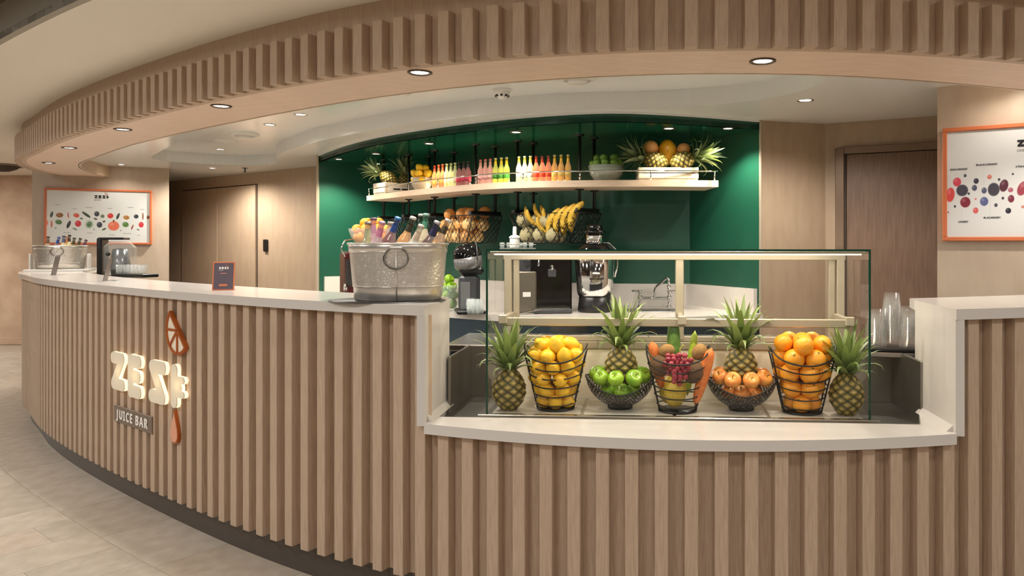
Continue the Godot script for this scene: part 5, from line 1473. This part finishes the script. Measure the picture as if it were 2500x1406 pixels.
	part(fm, "foot", Bld.new().box(Vector3(0, 0.008, 0.02), Vector3(0.3, 0.016, 0.28), 0.004).done(), mats["black"])
	var ft := thing("drip_tray", "long black tray of tumblers at the far end of the bar", "tray", v3(P2(330, 6.45), H_TOP - 0.055), -0.35)
	part(ft, "tray_base", Bld.new().box(Vector3(0, 0.015, 0), Vector3(0.36, 0.03, 0.16), 0.006).done(), mats["black"])
	for k in 7:
		var pp: Vector3 = ft.transform * Vector3(-0.15 + k * 0.042, 0.031, 0.03 - (k % 2) * 0.07)
		tumbler("tumbler", "clear tumbler on the black tray at the far end of the bar", "tumblers on the far tray", pp, 0.027, 0.075, mats["clear_glass"])

# ------------------------------------------------------------------ posters
func font(bold := false) -> Font:
	var f := SystemFont.new()
	f.font_names = PackedStringArray(["Droid Sans"])
	f.font_weight = 700 if bold else 400
	return f
func dab(im: Image, cx: float, cy: float, rx: float, ry: float, col: Color, rot := 0.0, seeds := false):
	var R := int(ceil(maxf(rx, ry))) + 1
	for y in range(maxi(0, int(cy) - R), mini(im.get_height(), int(cy) + R)):
		for x in range(maxi(0, int(cx) - R), mini(im.get_width(), int(cx) + R)):
			var d := Vector2(x - cx, y - cy).rotated(-rot)
			var q := Vector2(d.x / rx, d.y / ry)
			var l := q.length()
			if l < 1.0:
				var c := col
				if seeds:
					var s := sin(d.x * 1.1) * sin(d.y * 1.1 + d.x * 0.3)
					c = col.lerp(Color(0.75, 0.72, 0.78), clampf(s, 0, 1) * 0.6)
				else:
					c = col.lerp(Color.WHITE, 0.28 * clampf(1.0 - (q - Vector2(-0.3, -0.35)).length() * 1.9, 0, 1))
				im.set_pixel(x, y, im.get_pixel(x, y).lerp(c, clampf((1.0 - l) * 6.0, 0, 1)))
func words(parent: Node3D, s: String, at: Vector3, height: float, col: Material, bold := true, called := "caption") -> void:
	var t := TextMesh.new()
	t.text = s
	t.font = font(bold)
	t.font_size = 32
	t.pixel_size = height / 23.0
	t.depth = 0.0006
	t.horizontal_alignment = HORIZONTAL_ALIGNMENT_LEFT
	part(parent, called, t, col, Transform3D(Basis.IDENTITY, at))
func poster(label: String, p: Vector2, along: Vector2, y: float, w: float, h: float, im: Image) -> Node3D:
	var a := atan2(along.y, along.x)
	var o := thing("framed_poster", label, "poster", v3(p, y), a)
	var m: Material = mats["orange_paint"]
	var f := 0.02
	var D := 0.035
	part(o, "frame_bar", Bld.new().box(Vector3(w / 2, f / 2, D / 2), Vector3(w, f, D), 0.003).done(), m)
	part(o, "frame_bar", Bld.new().box(Vector3(w / 2, h - f / 2, D / 2), Vector3(w, f, D), 0.003).done(), m)
	part(o, "frame_bar", Bld.new().box(Vector3(f / 2, h / 2, D / 2), Vector3(f, h - 2 * f, D), 0.003).done(), m)
	part(o, "frame_bar", Bld.new().box(Vector3(w - f / 2, h / 2, D / 2), Vector3(f, h - 2 * f, D), 0.003).done(), m)
	var st := SurfaceTool.new()
	st.begin(Mesh.PRIMITIVE_TRIANGLES)
	var q := [Vector3(f, f, D * 0.7), Vector3(w - f, f, D * 0.7), Vector3(w - f, h - f, D * 0.7), Vector3(f, h - f, D * 0.7)]
	var uv := [Vector2(0, 1), Vector2(1, 1), Vector2(1, 0), Vector2(0, 0)]
	for k in [0, 2, 1, 0, 3, 2]:
		st.set_uv(uv[k])
		st.set_normal(Vector3(0, 0, 1))
		st.add_vertex(q[k])
	var pm := mat("print_" + label, Color.WHITE, 0.3)
	pm.albedo_texture = ImageTexture.create_from_image(im)
	part(o, "print_sheet", st.commit(), pm)
	part(o, "backing", Bld.new().box(Vector3(w / 2, h / 2, D * 0.3), Vector3(w - 2 * f, h - 2 * f, D * 0.5)).done(), mats["white_plastic"])
	return o

func logo(parent: Node3D, at: Vector3, h: float, m: Material, om: Material, small: String):
	# the bar's mark in flat shapes: Z E S t with a citrus wedge above and a drop below
	var pl := PLATE
	var shp := letter_polys()
	var x := 0.0
	for k in 4:
		var b := Bld.new()
		for poly in shp[k][0]: b.prism(poly, 0.0, 0.0008)
		part(parent, "logo_letter", b.done(), m, Transform3D(pl * Basis.from_scale(Vector3(h, 1, h)), at + Vector3(x, 0, 0)))
		x += h * (shp[k][1] + 0.2)
	part(parent, "logo_wedge", wedge_mesh(0.001), om, Transform3D(pl * Basis.from_scale(Vector3(h * 4.2, 1, h * 4.2)), at + Vector3(x - h * 1.15, h * 1.15, 0)))
	if small: words(parent, small, at + Vector3(0, -h * 0.55, 0), h * 0.28, m, false, "logo_caption")

const PLATE := Basis(Vector3(1, 0, 0), Vector3(0, 0, 1), Vector3(0, -1, 0))
func stroke(pts: Array, r: float) -> PackedVector2Array:
	var big := PackedVector2Array()
	for p in pts: big.append(p * 1000.0)
	var res := PackedVector2Array()
	for p in Geometry2D.offset_polyline(big, r * 1000.0, Geometry2D.JOIN_ROUND, Geometry2D.END_ROUND)[0]: res.append(p / 1000.0)
	return res
func merge_all(list: Array) -> Array:
	var cur: PackedVector2Array = list[0]
	for k in range(1, list.size()):
		var res := Geometry2D.merge_polygons(cur, list[k])
		cur = res[0]
	return [cur]
func letter_polys() -> Array:
	if shapes.has("letters"): return shapes["letters"]
	var r := 0.15
	var Z := [stroke([Vector2(0.17, 0.84), Vector2(0.80, 0.84), Vector2(0.21, 0.16), Vector2(0.83, 0.16)], r)]
	var E := merge_all([stroke([Vector2(0.16, 0.14), Vector2(0.16, 0.86)], r * 1.1), stroke([Vector2(0.16, 0.86), Vector2(0.66, 0.86)], r), stroke([Vector2(0.16, 0.14), Vector2(0.66, 0.14)], r), stroke([Vector2(0.16, 0.5), Vector2(0.6, 0.5)], r)])
	var S := [stroke([Vector2(0.83, 0.84), Vector2(0.20, 0.84), Vector2(0.79, 0.16), Vector2(0.17, 0.16)], r)]
	var T := merge_all([stroke([Vector2(0.16, 0.06), Vector2(0.16, 0.9)], r * 0.95), stroke([Vector2(0.16, 0.34), Vector2(0.36, 0.46), Vector2(0.16, 0.62)], r), stroke([Vector2(0.3, 0.66), Vector2(0.56, 0.66)], r * 0.6), stroke([Vector2(0.3, 0.3), Vector2(0.56, 0.3)], r * 0.6)])
	shapes["letters"] = [[Z, 1.0], [E, 0.8], [S, 1.0], [T, 0.62]]
	return shapes["letters"]
func wedge_pts(rad: float, c: Vector2, a0: float, a1: float, n := 20) -> PackedVector2Array:
	var r := PackedVector2Array()
	for k in n + 1:
		var a := lerpf(a0, a1, float(k) / n)
		r.append(c + Vector2(cos(a), sin(a)) * rad)
	return r
func wedge_mesh(th: float) -> Mesh:       # rim, straight edge and spokes of a half slice
	var b := Bld.new()
	var c := Vector2(0.1, 0.115)
	var d0 := 2.36 - 0.0     # direction of the upper end of the straight edge
	var rad := 0.135
	for k in 16:
		var a := d0 + PI * k / 16
		var a2 := d0 + PI * (k + 1) / 16
		b.prism(PackedVector2Array([c + Vector2(cos(a), sin(a)) * rad, c + Vector2(cos(a2), sin(a2)) * rad, c + Vector2(cos(a2), sin(a2)) * (rad - 0.014), c + Vector2(cos(a), sin(a)) * (rad - 0.014)]), 0.0, th)
	var e := Vector2(cos(d0), sin(d0))
	var n := Vector2(-e.y, e.x)
	b.prism(PackedVector2Array([c + e * rad - n * 0.012, c - e * rad - n * 0.012, c - e * rad + n * 0.004, c + e * rad + n * 0.004]), 0.0, th)
	for k in [1, 2, 3]:
		var a: float = d0 + PI * k / 4.0
		var f := Vector2(cos(a), sin(a))
		var g := Vector2(-f.y, f.x) * 0.006
		b.prism(PackedVector2Array([c + g, c - g, c + f * (rad - 0.01) - g, c + f * (rad - 0.01) + g]), 0.0, th)
	return b.done()

func posters():
	# vegetable poster at the left
	var im := Image.create(1024, 512, false, Image.FORMAT_RGB8)
	im.fill(c8(214, 216, 212))
	var sx := 1024.0 / 1034.0
	var sy := 512.0 / 505.0
	for q in [[275, 600, 14, 32, 50, 62, 48, 0.3], [352, 605, 38, 25, 136, 88, 42, 0], [343, 672, 35, 25, 74, 112, 62, 0.2], [275, 692, 9, 38, 192, 92, 70, 0], [435, 605, 7, 30, 190, 70, 60, -0.1], [440, 695, 17, 42, 44, 40, 46, 0.4], [515, 605, 32, 22, 204, 84, 64, 0.2], [532, 685, 33, 33, 192, 48, 56, 0], [613, 597, 54, 14, 52, 66, 46, 0.6], [642, 692, 42, 42, 152, 176, 146, 0], [642, 692, 24, 28, 84, 108, 80, 0.4], [718, 588, 28, 27, 58, 60, 68, 0], [745, 695, 30, 30, 58, 60, 70, 0], [775, 610, 22, 18, 96, 114, 88, 0], [705, 637, 20, 10, 70, 84, 66, 0.3], [855, 605, 32, 27, 202, 56, 48, 0], [932, 608, 14, 36, 50, 60, 52, 0.4], [888, 705, 62, 50, 216, 112, 82, 0], [888, 655, 10, 14, 110, 80, 50, 0.4], [1018, 620, 34, 22, 164, 112, 54, 0.1], [1010, 690, 35, 28, 82, 122, 62, 0.2], [1120, 608, 26, 22, 50, 55, 62, 0], [1190, 605, 8, 40, 134, 76, 52, 0], [1172, 690, 28, 30, 198, 54, 60, 0], [1080, 715, 8, 30, 140, 60, 50, 0.4], [500, 738, 28, 9, 120, 130, 116, 0.5], [790, 738, 25, 9, 60, 82, 56, -0.4], [565, 635, 18, 8, 80, 90, 76, 0.2], [1140, 740, 15, 7, 90, 100, 86, 0.3], [1245, 615, 16, 20, 134, 72, 44, 0], [235, 680, 7, 25, 224, 114, 92, 0], [790, 662, 16, 10, 60, 80, 60, -0.3], [690, 740, 6, 6, 60, 70, 60, 0], [960, 750, 6, 5, 50, 56, 60, 0], [315, 730, 7, 6, 50, 70, 50, 0]]:
		dab(im, (q[0] - 228) * sx, (q[1] - 365) * sy, q[2] * sx, q[3] * sy, c8(q[4], q[5], q[6]), q[7])
	for q in [[335, 507, 52], [497, 543, 40], [640, 528, 72], [850, 533, 50], [1062, 520, 64], [1185, 538, 44], [423, 776, 66], [648, 778, 54], [868, 797, 56], [1028, 780, 86], [1147, 798, 32]]:
		im.fill_rect(Rect2i(int((q[0] - q[2] / 2.0 - 228) * sx), int((q[1] - 367) * sy), int(q[2]), 4), c8(120, 118, 116))
	var al := (POSTER_L1 - POSTER_L0).normalized()
	var hit := func(px: float, a: Vector2, d: Vector2) -> Vector2:
		var u := (px - PX) / F
		return a + d * ((u * a.y - a.x) / (d.x - u * d.y))
	var p: Vector2 = hit.call(109, POSTER_L0, al)
	var p2: Vector2 = hit.call(371.5, POSTER_L0, al)
	var hp := 0.545
	var o := poster("vegetable poster in an orange frame on the left wall", p, al, EYE, p.distance_to(p2), hp, im)
	logo(o, Vector3(0.405, 0.455, 0.0255), 0.030, mats["black"], mats["orange_paint"], "JUICE BAR")
	# berry poster at the right
	var L := 0.9
	var im2 := Image.create(1024, 580, false, Image.FORMAT_RGB8)
	im2.fill(c8(208, 208, 206))
	var ms := 0.333 / 782.0 / (L - 0.04) * 1024.0
	for q in [[160, 820, 48, 78, 204, 66, 62, 0.1, 0], [230, 695, 45, 48, 204, 62, 78, 0, 0], [283, 775, 65, 62, 44, 40, 50, 0, 1], [315, 890, 56, 57, 122, 36, 52, 0, 0], [425, 680, 28, 30, 44, 44, 56, 0, 0], [408, 748, 28, 32, 72, 76, 92, 0, 0], [505, 772, 28, 33, 80, 82, 104, 0, 0], [505, 880, 45, 48, 86, 92, 134, 0, 0], [420, 970, 30, 33, 204, 92, 92, 0, 0], [600, 760, 63, 70, 44, 42, 50, 0, 1], [700, 720, 46, 65, 82, 40, 52, 0.2, 0], [765, 762, 28, 25, 164, 92, 104, 0, 0], [770, 850, 33, 40, 112, 44, 60, 0, 0], [743, 970, 30, 30, 40, 40, 48, 0, 0], [622, 915, 18, 20, 62, 62, 70, 0, 0], [690, 845, 14, 15, 50, 50, 58, 0, 0], [350, 805, 12, 14, 52, 52, 62, 0, 0], [208, 932, 12, 14, 52, 46, 52, 0, 0], [313, 630, 16, 18, 66, 66, 74, 0, 0], [653, 660, 14, 15, 66, 66, 74, 0, 0], [787, 603, 12, 12, 66, 66, 74, 0, 0], [558, 637, 25, 25, 196, 112, 102, 0, 0], [420, 857, 10, 10, 206, 84, 96, 0, 0], [138, 990, 8, 10, 120, 60, 50, 0, 0], [880, 745, 50, 78, 146, 62, 72, 0.4, 0], [885, 930, 20, 15, 184, 112, 102, 0, 0], [1010, 800, 60, 60, 120, 40, 56, 0, 0], [1150, 760, 62, 68, 46, 42, 52, 0, 1], [1300, 800, 50, 70, 200, 64, 66, 0.3, 0], [1420, 740, 46, 46, 86, 92, 134, 0, 0], [1560, 810, 62, 62, 44, 40, 50, 0, 1], [1700, 760, 50, 74, 204, 66, 62, -0.2, 0], [1240, 930, 22, 22, 60, 60, 70, 0, 0], [1480, 940, 30, 30, 110, 44, 60, 0, 0], [1640, 640, 18, 18, 66, 66, 74, 0, 0]]:
		var t: float = 218.0 - 0.115 * (q[0] - 128)
		var v: float = (q[1] - t) / (1230.0 - t)
		dab(im2, (q[0] - 128) * ms, v * 580.0, q[2] * ms, q[3] / 1060.0 * 580.0, c8(q[4], q[5], q[6]), q[7], q[8] == 1)
	for q in [[222, 600, 640], [503, 545, 740], [565, 830, 1025], [278, 950, 1060]]:
		var t: float = 218.0 - 0.115 * (q[0] - 128)
		im2.fill_rect(Rect2i(int((q[0] - 128) * ms), int((q[1] - t) / (1230 - t) * 580), 1, int((q[2] - q[1]) / 1060.0 * 580)), c8(176, 174, 172))
	var ar := (WR1 - WR0).normalized()
	var pr: Vector2 = hit.call(2303, WR0, ar)
	var o2 := poster("berry poster in an orange frame at the right edge", pr, ar, 1.377, L, 0.55, im2)
	var bm: Material = mats["black"]
	var cap := func(s: String, cx: float, cy: float, h: float):
		var t := 218.0 - 0.115 * (cx - 128)
		words(o2, s, Vector3(0.02 + (cx - 128) * 0.333 / 782.0, 0.02 + (1.0 - (cy - t) / (1230.0 - t)) * 0.51, 0.0255), h, bm)
	cap.call("REDCURRANT", 160, 578, 0.0085)
	cap.call("BLACKCURRANT", 424, 524, 0.0085)
	cap.call("STRAWBERRY", 815, 530, 0.0085)
	cap.call("CHERRY", 242, 1083, 0.0085)
	cap.call("BLACKBERRY", 500, 1042, 0.0085)
	logo(o2, Vector3(0.318, 0.44, 0.0255), 0.032, bm, mats["orange_paint"], "JUICE BAR")

# ------------------------------------------------------------------ the sign on the counter front
func idx_at(px: float) -> float:
	var i := -18.0
	while i < 88.0:
		var p := cv(i)
		if PX + F * p.x / p.y >= px: return i
		i += 0.02
	return 88.0
func on_front(px: float, py: float) -> Transform3D:       # frame on the slat faces: x along the curve, y up, z out
	var i := idx_at(px)
	var p := cv(i)
	return Transform3D(Basis(Vector3.UP, head_at(i)), v3(p, EYE - (py - PY) / F * p.y))
func arc_len(px0: float, px1: float) -> float:
	return cv(idx_at(px0)).distance_to(cv(idx_at(px1)))
func sign_letters():
	var o := thing("illuminated_sign", "illuminated cream letter sign with orange wedge and drop on the slatted counter front", "sign")
	var face := mat("letter_face", c8(236, 226, 204), 0.35)
	var body := glow("letter_glow", Color(1.0, 0.93, 0.78), 0.6)
	var shp := letter_polys()
	var spec := [[281, 316, 853, 946], [324, 355, 862, 964], [374, 417, 872, 978], [428, 460, 888, 984]]
	for k in 4:
		var q: Array = spec[k]
		var w := arc_len(q[0], q[1])
		var xf := on_front(q[0], q[3])
		var zz := -xf.origin.z
		var h: float = (q[3] - q[2]) / F * zz * 0.98
		var sc := Basis.from_scale(Vector3(w / shp[k][1], 1, h))
		var b := Bld.new()
		for poly in shp[k][0]: b.prism(poly, 0.003, 0.019)
		var letter := part(o, "letter", b.done(), body, xf * Transform3D(PLATE * sc, Vector3.ZERO))
		var f := Bld.new()
		for poly in shp[k][0]: f.prism(poly, 0.0192, 0.0232)
		part(letter, "face", f.done(), face)
		var l := OmniLight3D.new()
		l.name = "glow_light"
		l.light_energy = 0.0012
		l.light_color = Color(1, 0.86, 0.6)
		l.light_size = 0.05
		l.omni_range = 6.0
		l.omni_attenuation = 2.0
		l.shadow_enabled = true
		letter.add_child(l)
		l.position = Vector3(shp[k][1] * 0.5, 0.055, -0.5)
	var brown := mat("wedge_metal", c8(178, 92, 36), 0.35, 0.3)
	var wx := on_front(413, 866)
	part(o, "wedge_rim", wedge_mesh(0.018), brown, wx * Transform3D(PLATE * Basis.from_scale(Vector3(0.86, 1, 0.86)), Vector3(0.03, 0.028, 0.0)))
	part(o, "wedge_fill", Bld.new().prism(wedge_pts(0.128, Vector2(0.1, 0.115), 2.36, 2.36 + PI), 0.0, 0.012).done(), face, wx * Transform3D(PLATE * Basis.from_scale(Vector3(0.86, 1, 0.86)), Vector3(0.03, 0.028, 0.0)))
	var dx := on_front(421, 1078)
	var dp := PackedVector2Array()
	var dp2 := PackedVector2Array()
	for k in 28:
		var a := TAU * k / 28 - PI / 2
		var yv := 0.5 - 0.5 * cos(a + PI / 2)
		var wv := sin(a + PI / 2) * (1.0 - yv * 0.92)
		dp.append(Vector2(0.05 + wv * 0.06, yv * 0.16))
		dp2.append(Vector2(0.05 + wv * 0.05, 0.008 + yv * 0.138))
	part(o, "drop_rim", Bld.new().prism(dp, 0.0, 0.014).done(), brown, dx * Transform3D(PLATE, Vector3.ZERO))
	part(o, "drop_face", Bld.new().prism(dp2, 0.0142, 0.017).done(), mat("drop_pink", c8(222, 158, 126), 0.4), dx * Transform3D(PLATE, Vector3.ZERO))
	# name strip
	var nx := on_front(325, 1022)
	var w := arc_len(279, 371)
	part(o, "name_strip", Bld.new().box(Vector3(0, 0, 0.002), Vector3(w, 0.088, 0.006), 0.001).done(), mat("strip_grey", c8(120, 104, 88), 0.35, 0.3), nx)
	var t := TextMesh.new()
	t.text = "JUICE BAR"
	var fv := FontVariation.new()
	fv.base_font = font(true)
	fv.spacing_glyph = 3
	t.font = fv
	t.font_size = 32
	t.pixel_size = 0.0021
	t.depth = 0.003
	part(o, "name_lettering", t, mat("name_white", c8(240, 236, 228), 0.4), nx * Transform3D(Basis.from_scale(Vector3(w / 0.46, 1, 1)), Vector3(0, 0, 0.008)))

# ------------------------------------------------------------------ cards, cups
func card(label: String, at: Vector3, turn: float, faceup: bool):
	var o := thing("card_stand", label, "card stand", at, turn, "card stands on the worktop")
	var lean := Basis(Vector3.RIGHT, -0.2)
	part(o, "panel", Bld.new().box(Vector3(0, 0.07, 0), Vector3(0.098, 0.14, 0.004), 0.001, lean).done(), mats["orange_paint"] if faceup else mat("card_back", c8(96, 88, 84), 0.4), Transform3D(Basis.IDENTITY, Vector3.ZERO))
	part(o, "foot", Bld.new().box(Vector3(0, 0.002, -0.02), Vector3(0.098, 0.004, 0.07), 0.001).done(), mats["clear_glass"])
	var sheet := part(o, "print_sheet", Bld.new().box(Vector3(0, 0.07, 0.0026), Vector3(0.086, 0.128, 0.0012), 0.0, lean).done(), mat("card_plum", c8(74, 58, 70), 0.4))
	sheet.transform = Transform3D(Basis.IDENTITY, Vector3(0, 0, 0))
	var front := Transform3D(lean, lean * Vector3(0, 0.07, 0.0036) + Vector3(0, 0.0, 0))
	if faceup:
		var h := Node3D.new()
		h.name = "logo"
		o.add_child(h)
		h.transform = Transform3D(lean, Vector3(0, 0.07, 0) + lean * Vector3(0, 0, 0.0036))
		logo(h, Vector3(-0.022, 0.033, 0), 0.011, mats["white_plastic"], mats["orange_paint"], "JUICE BAR")
		part(h, "title_bar", Bld.new().box(Vector3(0, 0.012, 0.0), Vector3(0.026, 0.003, 0.0006)).done(), mat("bar_pink", c8(206, 130, 120), 0.5))
		part(h, "button_bar", Bld.new().box(Vector3(0, -0.045, 0.0), Vector3(0.036, 0.010, 0.0006)).done(), mats["orange_paint"])
func small_things():
	card("plum coloured card stand with orange border on the near worktop", v3(on_height(546, 709, H_TOP), H_TOP), 0.28, true)
	card("grey card stand seen edge-on in the middle of the far worktop", v3(on_height(263, 686, H_TOP), H_TOP), -1.22, false)
	card("grey card stand seen edge-on in front of the far tub", v3(on_height(136, 672, H_TOP), H_TOP), -1.25, false)
	# plastic cups right of the showcase
	var tp := P2(2182, 3.26)
	var tr := thing("cup_tray", "black tray of stacked clear plastic cups right of the showcase", "tray", v3(tp, 0.895 + 0.016), -0.25)
	part(tr, "tray_board", Bld.new().box(Vector3(0, 0.006, 0), Vector3(0.34, 0.012, 0.2), 0.003).done(), mats["black"])
	var hd := thing("cup_shelf", "steel shelf under the tray of plastic cups", "shelf", v3(tp, 0.0), -0.25)
	part(hd, "shelf_board", Bld.new().box(Vector3(0.06, 0.9, -0.02), Vector3(0.5, 0.02, 0.28), 0.003).done(), mats["steel"])
	part(hd, "shelf_leg", Bld.new().box(Vector3(0.06, 0.45, -0.08), Vector3(0.42, 0.88, 0.12), 0.003).done(), mats["steel"])
	var cm := glass("cup_plastic", c8(214, 216, 212, 0.05))
	var k := 0
	for q in [[-0.075, 0.03, 11], [-0.005, -0.02, 20], [0.06, 0.03, 13]]:
		var base: Vector3 = tr.transform * Vector3(q[0], 0.0125, q[1])
		var s := thing("cup_stack", "%s stack of clear plastic cups on the black tray" % ["short left", "tall middle", "right hand"][k], "cups", base, 0, "stacks of plastic cups")
		for c in q[2]:
			if not shapes.has("cup"):
				shapes["cup"] = Bld.new().smooth(true).lathe([Vector2(0.0425, 0.0), Vector2(0.0435, 0.003), Vector2(0.0415, 0.006), Vector2(0.03, 0.085), Vector2(0.0, 0.086)], 18).done()
			part(s, "cup", shapes["cup"], cm, Transform3D(Basis.IDENTITY, Vector3(0, c * 0.0075, 0)))
		k += 1
